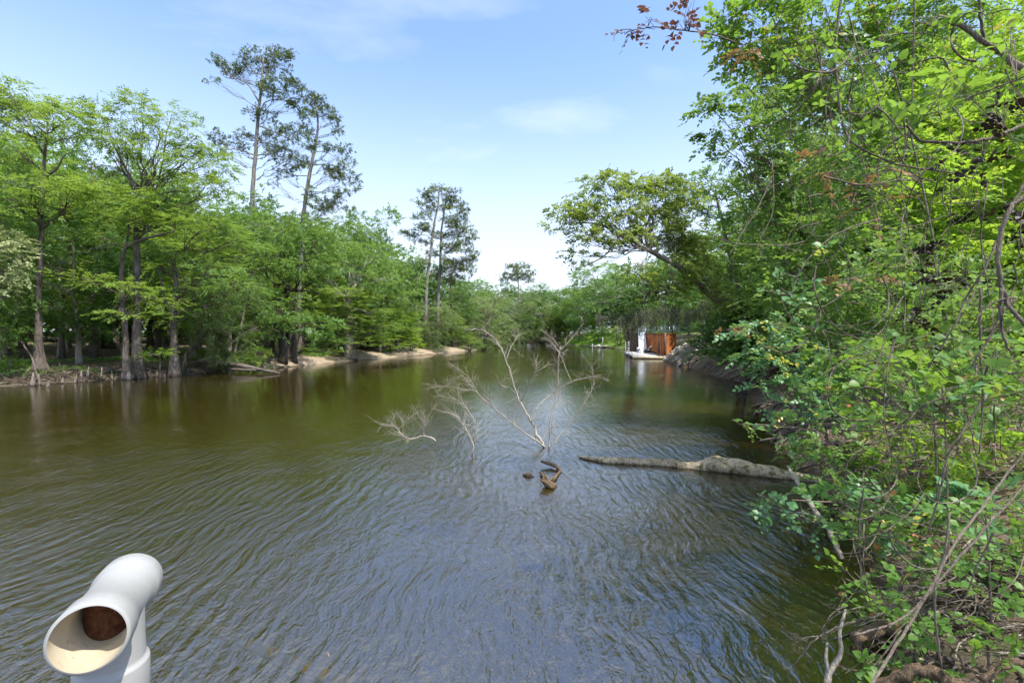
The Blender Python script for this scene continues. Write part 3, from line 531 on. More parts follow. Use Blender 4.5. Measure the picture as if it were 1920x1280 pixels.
PR = {
    'cyp': [proto('cypress', 16, 9, 3.6, 20, 7, 1.5), proto('cypress', 16, 9, 4.5, 18, 7, 1.3), proto('cypress', 16, 9, 2.6, 22, 7, 1.5)],
    'broad': [proto('broad', 14, 10, 3.2, 20, 8, 1.5), proto('broad', 14, 10, 2.6, 22, 8, 1.6), proto('broad', 14, 10, 4.0, 18, 8, 1.4)],
    'willow': [proto('willow', 8, 9, 1.2, 16, 7, 1.5, stems_=3), proto('willow', 8, 9, .8, 18, 7, 1.5, stems_=2)],
    'bush': [proto('broad', 4, 5, .4, 11, 7, 1.5, stems_=3), proto('cypress', 4, 5, .7, 10, 6, 1.6, stems_=2)],
}
MATV = {}
def mesh_with(me, mat):
    k = (me.name, mat)
    if k not in MATV: m = me.copy(); m.materials.clear(); m.materials.append(M[mat]); MATV[k] = m
    return MATV[k]
CNT = {}
def auto_tree(px, d, top, wpx, style, label, mat=None, name=None, cat='tree', group=None, lean=0.0, bark=None):
    CNT[style] = CNT.get(style, -1) + 1; tm, cm_, H_, W_, _ = PR[style][CNT[style] % len(PR[style])]
    b = gp(px, d); h = P(0, top, d)[2] - b[2]; wm = wpx * d / F
    root = empty(name or {'cyp': 'cypress_tree', 'broad': 'broadleaf_tree', 'willow': 'willow_tree', 'bush': 'bush'}[style], b, label, cat, group)
    root.rotation_euler = (0, lean, RNG.uniform(0, 6.28) if not lean else 0); root.scale = (wm / W_, wm / W_, h / H_)
    for nm, me, mm in (('trunk', tm, bark), ('crown', cm_, mat)):
        o = bpy.data.objects.new(nm, mesh_with(me, mm) if mm else me); COL.objects.link(o); o.parent = root
    return root
GL = 'trees along the left bank'
for a in [
    (-20, 34, 300, 220, 'broad', 'dark green tree cut off by the left edge, under the tall cypress crown', None),
    (5, 44, 250, 260, 'broad', 'bright green tree behind the tall cypress at the left edge', None),
    (120, 46, 300, 240, 'cyp', 'feathery cypress filling the gap between the two tallest cypresses', None),
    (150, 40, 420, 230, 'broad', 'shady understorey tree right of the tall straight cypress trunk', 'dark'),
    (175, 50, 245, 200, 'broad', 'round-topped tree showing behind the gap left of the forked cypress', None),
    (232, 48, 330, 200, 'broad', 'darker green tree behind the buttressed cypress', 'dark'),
    (300, 50, 310, 230, 'cyp', 'light green feathery tree behind the forked tupelo', None),
    (360, 48, 400, 180, 'cyp', 'low spreading cypress between the tupelo and the leaning black tree', None),
    (395, 46, 395, 190, 'cyp', 'fresh green cypress above the fallen log', None),
    (440, 54, 362, 200, 'broad', 'leafy tree at the foot of the tallest pine', None),
    (430, 44, 500, 170, 'willow', 'pale low tree overhanging the bank left of the oak', 'willow'),
    (500, 62, 385, 190, 'broad', 'tree right of the tallest pine, its top just under the sky', None),
    (565, 60, 400, 190, 'cyp', 'yellow-green tree below the leaning pine', None),
    (620, 66, 415, 190, 'broad', 'dense green tree right of the leaning pine foot', None),
    (690, 70, 385, 130, 'broad', 'taller dark-headed tree standing out between the leaning pine and the pine pair', None),
    (665, 58, 540, 170, 'cyp', 'slim-stemmed young tree next to the moss-wrapped trunk', None),
    (712, 66, 500, 120, 'broad', 'green tree right of the moss-wrapped trunk', None),
    (745, 71, 468, 120, 'broad', 'round tree at the back of the sand bar', None),
    (745, 69, 575, 100, 'cyp', 'small bright green tree with layered sprays at the sand bar edge', 'lime'),
    (805, 80, 560, 125, 'willow', 'yellowish willow leaning over the end of the sand bar', 'willow'),
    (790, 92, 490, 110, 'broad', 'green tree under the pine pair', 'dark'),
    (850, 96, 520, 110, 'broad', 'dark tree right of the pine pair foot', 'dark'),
    (850, 90, 590, 80, 'cyp', 'low bright green tree on the tip of the sand bar', None),
    (905, 112, 540, 150, 'willow', 'broad pale willow beyond the tip of the sand bar', 'willow'),
    (880, 128, 525, 110, 'broad', 'rounded green tree behind the pale willow', None),
    (950, 140, 548, 130, 'willow', 'grey-green willow at the inside of the bend, under the lone pine', 'willow'),
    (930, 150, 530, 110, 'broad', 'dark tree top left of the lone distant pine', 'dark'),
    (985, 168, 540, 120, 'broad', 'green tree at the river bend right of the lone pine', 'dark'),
    (1015, 178, 560, 100, 'willow', 'light green willow closing the river at the bend', 'willow'),
    (1020, 196, 538, 110, 'broad', 'far tree behind the willow that closes the river', 'dark'),
    (1045, 180, 575, 80, 'cyp', 'yellow-green tree at the far end of the river', None),
    (1075, 178, 560, 90, 'broad', 'dark shaded tree overhanging the far right corner of the river', 'dark'),
    (1050, 200, 545, 90, 'broad', 'distant tree top just left of the big round tree', None),
]: auto_tree(a[0], a[1] * (1.07 if 480 < a[0] < 880 else 1), *a[2:6], mat=a[6], group=GL)
GRR = 'trees along the right bank'
for a in [
    (1115, 160, 495, 130, 'broad', 'large round pale-topped tree behind the grassy slope', 'broad'),
    (1085, 148, 540, 90, 'broad', 'bright green tree left of the big round tree', None),
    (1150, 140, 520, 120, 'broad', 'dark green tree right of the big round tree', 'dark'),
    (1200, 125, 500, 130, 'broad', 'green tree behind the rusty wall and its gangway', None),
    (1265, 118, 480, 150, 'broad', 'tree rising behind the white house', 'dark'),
    (1330, 80, 430, 200, 'broad', 'tree behind the arching branch of the leaning tree', 'broad'),
    (1215, 92, 590, 50, 'bush', 'bright green rounded bush above the rusty wall', 'lime'),
    (1262, 96, 588, 44, 'bush', 'dark bush standing against the white house', 'dark'),
    (1290, 92, 560, 70, 'broad', 'small green tree covering the right end of the white house', None),
    (1232, 100, 560, 60, 'broad', 'small green tree covering the left end of the white house', 'broad'),
    (1125, 128, 615, 60, 'bush', 'sunlit bush on the grassy slope beside the stair', 'lime'),
    (1160, 112, 610, 60, 'bush', 'leafy bush at the foot of the grassy slope', None),
]: auto_tree(*a[:6], mat=a[6], group=GRR)
for px, d, top, wpx, st, lab, mt in [
    (470, 44.5, 648, 60, 'bush', 'bright green bush overhanging the undercut bank by the fallen log', 'lime'),
    (20, 35, 665, 40, 'bush', 'small grassy clump on the mud at the left edge', 'lime'),
    (420, 47, 600, 90, 'bush', 'shaded bush behind the fallen log', None),
    (700, 74, 618, 60, 'bush', 'bush between the thin trunks behind the sand', None),
    (772, 78, 622, 50, 'bush', 'yellow-green bush hanging over the sand bar', 'lime'),
    (880, 97, 625, 50, 'bush', 'green bush at the very tip of the sand bar', None),
]: auto_tree(px, d, top, wpx, st, lab, mt, cat='bush' if st == 'bush' else 'tree', group='bushes on the left bank')
# thin shaded trunks of the flooded wood, each one countable
def bare_trunk(px, d, top, r, label, lean=0, bark='bark', name='tree_trunk', group='shaded trunks inside the left wood', flute=5):
    b = gp(px, d); root = empty(name, b, label, 'tree', group); mb = MB(); t = P(px + lean, top, d) - b
    p, r_ = trunk_mb(mb, [np.zeros(3), t * .35 + RNG.normal(0, .1, 3), t * .7 + RNG.normal(0, .15, 3), t], r, r * .5, .9, flute, 8); mb.build('trunk', M[bark], root, True)
    cl = [(t * f + np.array([RNG.normal(0, 1), RNG.normal(0, 1), 0]), np.array([1.3, 1.3, .5]), .8) for f in (.72, .9, 1.02)]
    V, Q, _ = foliage(cl, 'cypress', 1.0, 1.0, 5); link_mesh('crown', V, [Q], M['cypress'], root)
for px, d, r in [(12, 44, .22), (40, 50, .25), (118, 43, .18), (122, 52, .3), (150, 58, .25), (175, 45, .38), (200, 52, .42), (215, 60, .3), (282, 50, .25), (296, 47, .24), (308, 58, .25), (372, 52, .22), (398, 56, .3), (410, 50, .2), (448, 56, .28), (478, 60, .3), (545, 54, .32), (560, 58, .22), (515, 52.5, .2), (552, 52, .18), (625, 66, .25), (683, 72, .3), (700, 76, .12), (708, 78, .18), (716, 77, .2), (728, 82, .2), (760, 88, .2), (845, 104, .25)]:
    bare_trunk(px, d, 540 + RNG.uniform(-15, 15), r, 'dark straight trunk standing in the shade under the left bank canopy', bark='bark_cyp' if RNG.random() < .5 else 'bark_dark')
# the wood behind, one mass
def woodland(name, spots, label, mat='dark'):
    Vt, Qt, n = [], [], 0; tmb = MB()
    pool = [PR['broad'][0][4], PR['cyp'][0][4], PR['broad'][2][4], PR['cyp'][2][4]]; hs = [14, 16, 14, 16]; ws = [10, 9, 10, 9]
    for i, (x, y, h, wd) in enumerate(spots):
        k = i % 4; V, Q = pool[k]; keep = RNG.random(len(V) // 4) < .45; V = V.reshape(-1, 4, 3)[keep]; c = V.mean(1, keepdims=True); V = c + (V - c) * 1.7
        a = RNG.uniform(0, 6.28); ca, sa = math.cos(a), math.sin(a); V = V.reshape(-1, 3) @ np.array([[ca, sa, 0], [-sa, ca, 0], [0, 0, 1]]) * [wd / ws[k], wd / ws[k], h / hs[k]] + [x, y, gz(x, y)]
        Vt.append(V); Qt.append(np.arange(len(V)).reshape(-1, 4) + n); n += len(V)
        z = gz(x, y); tmb.tube([[x, y, z - .2], [x + RNG.normal(0, .3), y, z + h * .4], [x + RNG.normal(0, .6), y, z + h * .8]], [.35, .22, .1], 6)
    o = link_mesh(name, np.vstack(Vt), [np.vstack(Qt)], M[mat]); tag(o, label, 'woodland', kind='stuff'); tag(tmb.build('woodland_trunks', M['bark_dark']), 'trunks of the ' + label, 'woodland', kind='stuff')
sp = []
for px, d, top in [(-120, 46, 250), (-60, 55, 250), (-10, 62, 270), (60, 60, 290), (110, 66, 330), (180, 64, 330), (240, 66, 350), (300, 70, 350), (350, 64, 400), (410, 72, 400), (470, 76, 410), (540, 78, 420), (600, 84, 430), (660, 90, 440), (720, 96, 470), (770, 106, 500), (830, 118, 520), (880, 140, 540), (940, 170, 545), (1000, 205, 548), (1060, 215, 545),
                   (-100, 70, 290), (0, 84, 330), (90, 86, 350), (170, 90, 370), (260, 92, 390), (340, 95, 410), (430, 100, 430), (510, 105, 440), (600, 110, 460), (690, 125, 480), (760, 140, 505), (820, 155, 520), (60, 110, 380), (200, 115, 400), (350, 120, 430), (480, 135, 450), (1110, 200, 535), (1170, 180, 520), (-200, 40, 280), (-170, 60, 260)]:
    x = (px - 960) / F * d; sp.append((x, d, P(0, top, d)[2] - 1, 11 + d * .05))
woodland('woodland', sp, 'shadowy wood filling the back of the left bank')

sp = []
for px, d, top in [(1480, 40, 380), (1560, 34, 330), (1640, 30, 250), (1720, 36, 300), (1800, 28, 200), (1880, 34, 250), (1960, 28, 200), (1440, 52, 420), (1520, 56, 400), (1620, 48, 360), (1720, 54, 360), (1830, 46, 330), (1930, 44, 300), (1390, 66, 450), (1460, 76, 440), (1560, 80, 430), (1680, 76, 420), (1800, 70, 400), (1340, 110, 500), (1420, 105, 490), (1290, 140, 500), (1230, 170, 510), (1900, 22, 150), (1760, 23, 330), (1840, 21, 420), (1950, 19, 380)]:
    x = (px - 960) / F * d; sp.append((x, d, P(0, top, d)[2] - 1, 9 + d * .05))
woodland('woodland', sp, 'shadowy wood behind the vines and trees of the right bank', 'broad')

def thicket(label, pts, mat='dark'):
    cl = []
    for (xa, ya), (xb, yb) in zip(pts[:-1], pts[1:]):
        n = max(2, int(math.hypot(xb - xa, yb - ya) / 2.0))
        for k in range(n):
            x, y = xa + (xb - xa) * (k + RNG.random()) / n, ya + (yb - ya) * (k + RNG.random()) / n; g = gz(x, y)
            for z in (.6, 2.4, 4.4, 6.4): cl.append((np.array([x + RNG.normal(0, .8), y + RNG.normal(0, .8), g + z]), np.array([2.3, 2.3, 1.7]), 1.0))
    V, Q, _ = foliage(cl, 'broad', 1.0, 1.8, 6); tag(link_mesh('thicket', V, [Q], M[mat]), label, 'thicket', kind='stuff')
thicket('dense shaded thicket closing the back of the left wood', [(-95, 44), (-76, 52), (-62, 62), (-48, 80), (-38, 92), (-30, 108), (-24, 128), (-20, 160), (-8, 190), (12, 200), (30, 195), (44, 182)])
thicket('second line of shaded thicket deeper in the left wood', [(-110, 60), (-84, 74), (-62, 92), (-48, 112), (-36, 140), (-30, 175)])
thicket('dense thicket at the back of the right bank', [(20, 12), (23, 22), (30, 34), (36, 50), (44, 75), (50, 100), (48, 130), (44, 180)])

# ---------------------------------------------------------------- left bank ground details
def undergrowth(name, label, n, gen, mat, L=.35, m=7, ll=.14, lw=.05, upd=.9):
    O = gen(n); D = nrm(np.stack([RNG.normal(0, .6, len(O)), RNG.normal(0, .6, len(O)), np.full(len(O), upd)], 1))
    V, Q = sprays(O, D, L, m, ll, lw, FAR, .7, .5, .9); return tag(link_mesh(name, V, [Q], M[mat]), label, 'undergrowth', kind='stuff')
def on_land(xr, yr, sdr, side, patch=.5):
    def g(n):
        x = RNG.uniform(*xr, n * 4); y = RNG.uniform(*yr, n * 4); s, sdd = sdist(x, y); k = (s > sdr[0]) & (s < sdr[1]) & (sdd == side) & (vnoise(x, y, .22) > patch - .5); x, y = x[k][:n], y[k][:n]
        return np.stack([x, y, ground(x, y) - .02], 1)
    return g
undergrowth('bank_undergrowth', 'low green undergrowth scattered over the shaded left bank', 4500, on_land((-50, -12), (30, 75), (1.6, 12), 0, .55), 'broad', .45, 7, .2, .08)
undergrowth('grass', 'short grass on the slope beyond the rusty wall', 5000, on_land((17, 40), (106, 170), (.4, 12), 1, .3), 'lime', .4, 4, .4, .05, 1.5)
# exposed roots
def root_tangle(name, label, cen, n, spread, ln, r, mat='root', kind='stuff'):
    mb = MB()
    for c in cen:
        for k in range(n):
            a = RNG.uniform(0, 6.28); x0, y0 = c[0] + RNG.normal(0, spread), c[1] + RNG.normal(0, spread); pts = []; l = RNG.uniform(.5, 1) * ln; up = RNG.uniform(.1, .5) * ln * .4
            for j in range(5):
                f = j / 4; x, y = x0 + math.cos(a) * l * f, y0 + math.sin(a) * l * f; a += RNG.normal(0, .35); pts.append([x, y, max(gz(x, y), -.3) + .02 + up * math.sin(math.pi * min(1, f * 1.1)) * RNG.uniform(.5, 1)])
            mb.tube(smooth_path(pts, 3), np.linspace(r, r * .35, 13) * RNG.uniform(.5, 1.3), 5)
    return tag(mb.build(name, M[mat], None, True), label, 'roots', kind=kind)
cen = [(G(px, py)[0] - .4, G(px, py)[1] + .6) for px, py in [(20, 722), (60, 718), (110, 716), (150, 714), (200, 710), (230, 709), (260, 708), (290, 706), (320, 704), (350, 703), (400, 698)]]
root_tangle('exposed_roots', 'tangled exposed roots along the muddy edge of the left bank', cen, 30, 1.0, 1.7, .055)
root_tangle('root_mat', 'dark root mat under the undercut bank by the fallen log', [(G(475, 690)[0], G(475, 690)[1] + 1.2), (G(440, 692)[0], G(440, 692)[1] + 1)], 26, .7, 1.2, .035)
# buttress roots of the big cypress belong to nothing else nearby: cypress knees, one each
def knee(x, y, h, r, lab):
    mb = MB(); z = max(gz(x, y), -.05); l = RNG.normal(0, .12, 2) * h
    mb.tube([[0, 0, -.15], [l[0] * .2, l[1] * .2, h * .3], [l[0] * .6, l[1] * .6, h * .7], [l[0], l[1], h]], [r, r * .68, r * .34, r * .1], 8, (.2, 3, [1, .8, .4, 0]), rough=.06)
    tag(mb.build('cypress_knee', M['bark'], None, True, (x, y, z)), lab, 'cypress knee', 'cypress knees along the left shore')
for px, py, h, r in [(35, 716, .5, .12), (60, 720, .8, .13), (104, 717, .5, .14), (140, 713, .7, .14), (153, 712, .95, .15), (178, 711, .9, .13), (200, 710, .7, .1), (128, 716, .6, .12), (75, 724, .5, .15), (60, 712, .9, .08), (100, 708, .5, .1), (285, 705, .6, .12), (300, 706, .5, .1), (345, 700, .4, .1), (215, 709, .5, .08)]:
    p = G(px, py, .1); knee(p[0], p[1] + .5, h, r, 'pointed grey cypress knee on the muddy left shore')
p = G(240, 711, .05); knee(p[0], p[1] + .1, 1.15, .24, 'tallest pale cypress knee, a sharp cone at the foot of the buttressed cypress')
p = G(58, 722, .05); knee(p[0], p[1] + .1, .95, .2, 'twin-peaked pale cypress knee in front of the tall straight cypress')
def log(name, pts, r, mat, label, cat='log', sides=12, rough=.05, extra=()):
    pts = np.array(pts, float); c = pts[0].copy(); q = smooth_path(pts - c, 6, min(.01, min(r) * .25)); rr = np.interp(np.linspace(0, 1, len(q)), np.linspace(0, 1, len(r)), r); mb = MB(); mb.tube(q, rr * (1 + (.045 if max(r) > .1 else 0) * np.sin(np.arange(len(q)) * 1.3)), sides, rough=rough)
    for e, a, b in extra: e = smooth_path(np.array(e) - c, 4); mb.tube(e, np.linspace(a, b, len(e)), 6, rough=.05)
    return tag(mb.build(name, M[mat], None, True, c), label, cat)
log('fallen_log', [P(372, 676, 43.5), P(420, 680, 43), P(470, 689, 42.5), P(524, 700, 41.3)], [.24, .22, .18, .08], 'bark_cyp', 'grey fallen log sloping off the left bank into the river')
log('fallen_log', [P(430, 692, 42.6), P(480, 694, 42.2), P(520, 696, 42.6)], [.12, .1, .05], 'bark_cyp', 'thin pale log lying behind the larger fallen log on the left shore')
log('leaning_pole', [P(40, 640, 34), P(60, 672, 33.7), P(72, 712, 33)], [.05, .05, .05], 'bark_cyp', 'thin bare pole leaning on the bank in front of the tall cypress', 'branch', 6)

# ---------------------------------------------------------------- far right bank: sheet pile wall, dock, gangway
def rust_mat():
    t = NT('rusty_steel'); v = t.wpos((1.2, 1.2, .22)); n = t.noise(2.2, 5, .65, v); n2 = t.noise(9, 4, .6, t.wpos((1, 1, .5)))
    c = t.ramp(n, [(.28, (.17, .06, .03)), (.5, (.50, .16, .05)), (.72, (.85, .36, .09))]); c = t.mix(t.mr(n2, .4, .7, 0, .45), c, (.28, .10, .05))
    return t.end(t.bsdf(c, .85, t.bump(n2, .5, .03), .2))
M['rust'] = rust_mat(); M['rustdark'] = plain('dark_rust', (.16, .085, .06), .85, .4, 3); M['whitep'] = plain('white_paint', (.74, .74, .72), .5, .06); M['alu'] = plain('aluminium', (.55, .56, .57), .4, .1, 5, .6)
M['deck'] = plain('weathered_deck', (.56, .53, .50), .8, .2, 3); M['pale_wood'] = plain('pale_wood', (.55, .45, .28), .7, .2, 3); M['black'] = plain('black_plastic', (.015, .015, .018), .4); M['glass'] = plain('window_glass', (.05, .07, .09), .08, .05, spec=.8); M['concrete'] = plain('concrete', (.36, .34, .31), .85, .2, 4)
wl = empty('sheet_pile_wall', (21.2, 66, 0), 'rusty orange steel sheet pile wall holding the right bank above the floating dock', 'retaining wall')
def corr(a, b, amp, pitch, z0, z1, mat, off):
    a, b = np.array(a, float), np.array(b, float); L_ = np.linalg.norm(b - a); u = (b - a) / L_; nn = np.array([u[1], -u[0]]); k = int(L_ / pitch) * 4; V = []
    for i in range(k + 1):
        s = i / k * L_; o = amp * [0, 0, 1, 1][i % 4] ; sft = [0, .06, 0, .06][i % 4] * pitch * 0; q = a + u * (s + sft) - nn * o
        V += [[q[0], q[1], z0], [q[0], q[1], z1]]
    V = np.array(V) - [21.2, 66, 0]; i = np.arange(k) * 2; m = MB(); m.add(V, np.stack([i, i + 2, i + 3, i + 1], 1)); return m.build('steel_panel', mat, wl)
corr((21.2, 66), (22.9, 83.5), .16, 1.0, -1.5, 3.4, M['rust'], 0); corr((22.9, 83.5), (24.9, 104), .3, 1.2, -1.5, 3.4, M['rustdark'], 0); corr((23.8, 69.5), (21.2, 66), .2, 1.2, -1.5, 3.4, M['rust'], 0)
m = MB(); m.bar((0, 0, 3.46), (3.7, 38, 3.46), .45, .14); m.bar((0, 0, 3.46), (2.6, 3.5, 3.46), .45, .138); m.build('cap_beam', M['rustdark'], wl)
m = MB(); m.box((-.18, -.1, 1.5), (.28, .28, 4.2)); m.box((-.62, 1.3, .9), (.2, .2, 3.2)); m.build('corner_pile', M['rustdark'], wl)
rl = empty('guard_rail', (22, 70, 3.5), 'thin grey rail along the top of the rusty wall', 'railing'); m = MB()
for k in range(15): f = k / 14; m = MB(); m.box((.9 + 3.4 * f, -2 + 36 * f, .5), (.06, .06, 1.0)); m.build('post', M['alu'], rl)
m = MB(); m.bar((.9, -2, 1.0), (4.3, 34, 1.0), .06, .06); m.bar((.9, -2, .55), (4.3, 34, .55), .04, .04); m.build('rail', M['alu'], rl)
dk = empty('floating_dock', (18.8, 66, 0), 'low pale floating dock moored against the rusty wall', 'dock'); ax = nrm(np.array([1.9, 14.0, 0])); m = MB(); yx = np.array([ax[1], -ax[0], 0])
for k in range(44): m.box(ax * (.8 + k * .30) + [0, 0, .46], (.27, 4.2, .05), ax=(ax, -yx, (0, 0, 1)))
m.build('deck_boards', M['deck'], dk); m = MB(); m.box(ax * 7.3 + [0, 0, .30], (13.4, 4.1, .26), ax=(ax, -yx, (0, 0, 1))); m.build('dock_frame', M['deck'], dk)
m = MB(); m.box(ax * .2 + yx * .2 + [0, 0, .18], (.9, 4.6, .34), ax=(ax, -yx, (0, 0, 1))); m.build('front_float', M['pale_wood'], dk)
m = MB(); m.box(ax * 7.3 + [0, 0, .02], (12.5, 3.8, .3), ax=(ax, -yx, (0, 0, 1))); m.build('float', M['black'], dk)
# gangway seen end on
gg = empty('gangway', (20.3, 74.5, .5), 'narrow white gangway climbing from the dock to the top of the rusty wall', 'gangway'); A = np.zeros(3); B = np.array([2.0, 8.0, 3.2]); m = MB(); m.bar(A, B, 1.05, .1); m.build('walkway', M['whitep'], gg)
sdv = nrm(np.cross(B, [0, 0, 1.0])); m = MB()
for s in (-.55, .55):
    m.bar(A + sdv * s + [0, 0, .12], B + sdv * s + [0, 0, .12], .06, .2)
m.build('side_beam', M['whitep'], gg)
for s in (-.55, .55):
    m = MB(); m.tube([B + sdv * s, B + sdv * s + [0, 0, 1.0]], .05, 6)
    m.tube([B * .86 + sdv * s, B * .86 + sdv * s + [0, 0, 1.0]], .05, 6); m.bar(B * .86 + sdv * s + [0, 0, 1.0], B + sdv * s + [0, 0, 1.0], .05, .05); m.build('hand_rail', M['whitep'], gg)
m = MB()
for z in (.45, .75, 1.0): m.bar(B - sdv * .55 + [0, 0, z], B + sdv * .55 + [0, 0, z], .09, .09)
m.build('gate', M['whitep'], gg)
ld = empty('swim_ladder', (17.0, 70.8, .5), 'tall white ladder standing at the left corner of the dock', 'ladder'); m = MB()
for s in (-.25, .25): m.tube([[s, 0, -.6], [s, 0, 1.75], [s * 1.0, .1, 1.8]], .06, 6)
m.build('side_rail', M['whitep'], ld)
for k in range(5): m = MB(); m.bar((-.25, 0, .1 + .38 * k), (.25, 0, .1 + .38 * k), .09, .08); m.build('rung', M['whitep'], ld)
om = empty('outboard_motor', (19.7, 69.5, .5), 'dark outboard motor lying on the dock by the wall', 'outboard motor'); m = MB(); m.tube([[-.5, 0, .25], [-.3, 0, .45], [.1, 0, .5], [.45, 0, .35]], [.18, .32, .3, .15], 10); m.build('cowl', M['black'], om, True)
m = MB(); m.tube([[.3, 0, .4], [.8, -.1, .3], [1.2, -.3, .1]], [.12, .1, .06], 8); m.tube([[1.1, -.5, .12], [1.2, -.3, .1], [1.25, -.1, .12]], [.02, .08, .02], 6); m.build('shaft', M['black'], om, True)
m = MB(); m.tube([[-.1, 0, .5], [.1, -.1, .9], [.4, -.2, 1.15]], [.05, .04, .04], 6); m.build('tiller', M['alu'], om, True)
ch = empty('deck_chair', (18.9, 71.5, .49), 'small grey folding chair on the dock beside the gangway', 'chair'); m = MB(); m.box((0, 0, .4), (.5, .5, .05)); m.build('seat', M['alu'], ch); m = MB(); m.box((0, .27, .68), (.5, .05, .5)); m.build('backrest', M['alu'], ch)
for sx in (-1, 1):
    for sy in (-1, 1): m = MB(); m.tube([[sx * .22, sy * .22, 0], [sx * .22, sy * .22, .38]], .02, 5); m.build('leg', M['alu'], ch)
# riprap
rk = MB()
def rock_mesh(seed):
    r_ = np.random.default_rng(seed); V, Fc = [], []
    n, k = 7, 10
    for i in range(n):
        ph = math.pi * (i / (n - 1)); 
        for j in range(k): th = 2 * math.pi * j / k; V.append([math.sin(ph) * math.cos(th), math.sin(ph) * math.sin(th), math.cos(ph)])
    V = np.array(V); pl = nrm(r_.normal(0, 1, (9, 3))); 
    for p_ in pl: d_ = V @ p_; o_ = d_ > .62; V[o_] -= np.outer(d_[o_] - .62, p_)
    i = np.arange(n - 1)[:, None] * k; j = np.arange(k)[None]; jn = (j + 1) % k; Q = np.stack([i + j, i + k + j, i + k + jn, i + jn], -1).reshape(-1, 4); return V * [1, .75, .6], Q
M['rock'] = plain('riprap_stone', (.36, .31, .24), .9, .35, 2)
RM = []
for s in range(4): V, Q = rock_mesh(s); o = link_mesh('rock', V, [Q], M['rock']); RM.append(o.data); bpy.data.objects.remove(o)
for k in range(64):
    f = RNG.random(); y = 66.5 - 17 * f ** 1.3; sd0 = RNG.uniform(-.2, 2.6); x = np.interp(y, [44, 55, 60, 66.6], [17.3, 18.4, 19.0, 21.6]) + sd0; o = bpy.data.objects.new('rock', RM[k % 4]); COL.objects.link(o)
    s = RNG.uniform(.25, .6); o.scale = (s, s, s * .9); o.rotation_euler = RNG.uniform(0, 6, 3); o.location = (x, y, max(gz(x, y), 0) + .08); tag(o, 'tan riprap stone heaped at the right end of the rusty wall', 'rock', 'riprap stones by the rusty wall')
# far dock, stair, sign
fd = empty('small_dock', G(1130, 652) + np.array([0, 1, 0]), 'small distant wooden dock with a white sign, below the grassy slope', 'dock'); m = MB(); m.box((0, 0, .45), (5.5, 2.4, .16)); m.build('deck', M['deck'], fd)
for sx in (-2.5, 0, 2.5): m = MB(); m.tube([[sx, -1.1, -1], [sx, -1.1, 1.0 if sx else 2.6]], .09, 6); m.build('piling', M['deck'], fd)
m = MB(); m.box((-1.0, -1.26, .55), (.7, .04, .5)); m.build('sign_board', M['whitep'], fd)
st = empty('boardwalk_ramp', G(1078, 641, .6), 'white railed boardwalk ramp on the grassy slope across the river', 'ramp'); m = MB(); a, b = np.array([-1, 0, 0.0]), np.array([9.5, 8, 2.4]); m.bar(a, b, 1.3, .12); m.build('walkway', M['deck'], st)
for s in (-.6, .6):
    m = MB()
    for z in (.5, 1.0): m.bar(a + [0, s, z], b + [0, s, z], .07, .09)
    for k in range(6): q = a + (b - a) * k / 5 + [0, s, 0]; m.box(q + [0, 0, .5], (.1, .1, 1.0))
    m.build('railing', M['whitep'], st)
mo = empty('mooring_pole', G(1143, 650), 'slender pale pole standing in the water by the small dock', 'pole'); m = MB(); m.tube([[0, 0, -.5], [.05, 0, 2.6]], [.07, .05], 6); m.build('pole', M['deck'], mo)
# house behind
hs = empty('house', (40, 122, 3.0), 'white house half hidden by leaves above the rusty wall', 'house'); m = MB(); m.box((0, 0, 1.8), (14, 9, 3.6)); m.build('wall', M['whitep'], hs)
m = MB(); V = np.array([[-7.6, -5.2, 3.6], [7.6, -5.2, 3.6], [7.6, 5.2, 3.6], [-7.6, 5.2, 3.6], [-7.6, 0, 6.2], [7.6, 0, 6.2]]); m.add(V, [[0, 1, 5, 4], [2, 3, 4, 5], [0, 3, 2, 1]], [[0, 4, 3], [1, 2, 5]]); m.build('roof', M['concrete'], hs)
for x in (-5, -1.7, 1.7, 5): f_ = MB(); f_.box((x, -4.53, 2.0), (1.3, .07, 1.5)); fo = f_.build('window', M['alu'], hs); g_ = MB(); g_.box((x, -4.58, 2.0), (1.1, .05, 1.3)); g_.build('pane', M['glass'], fo)

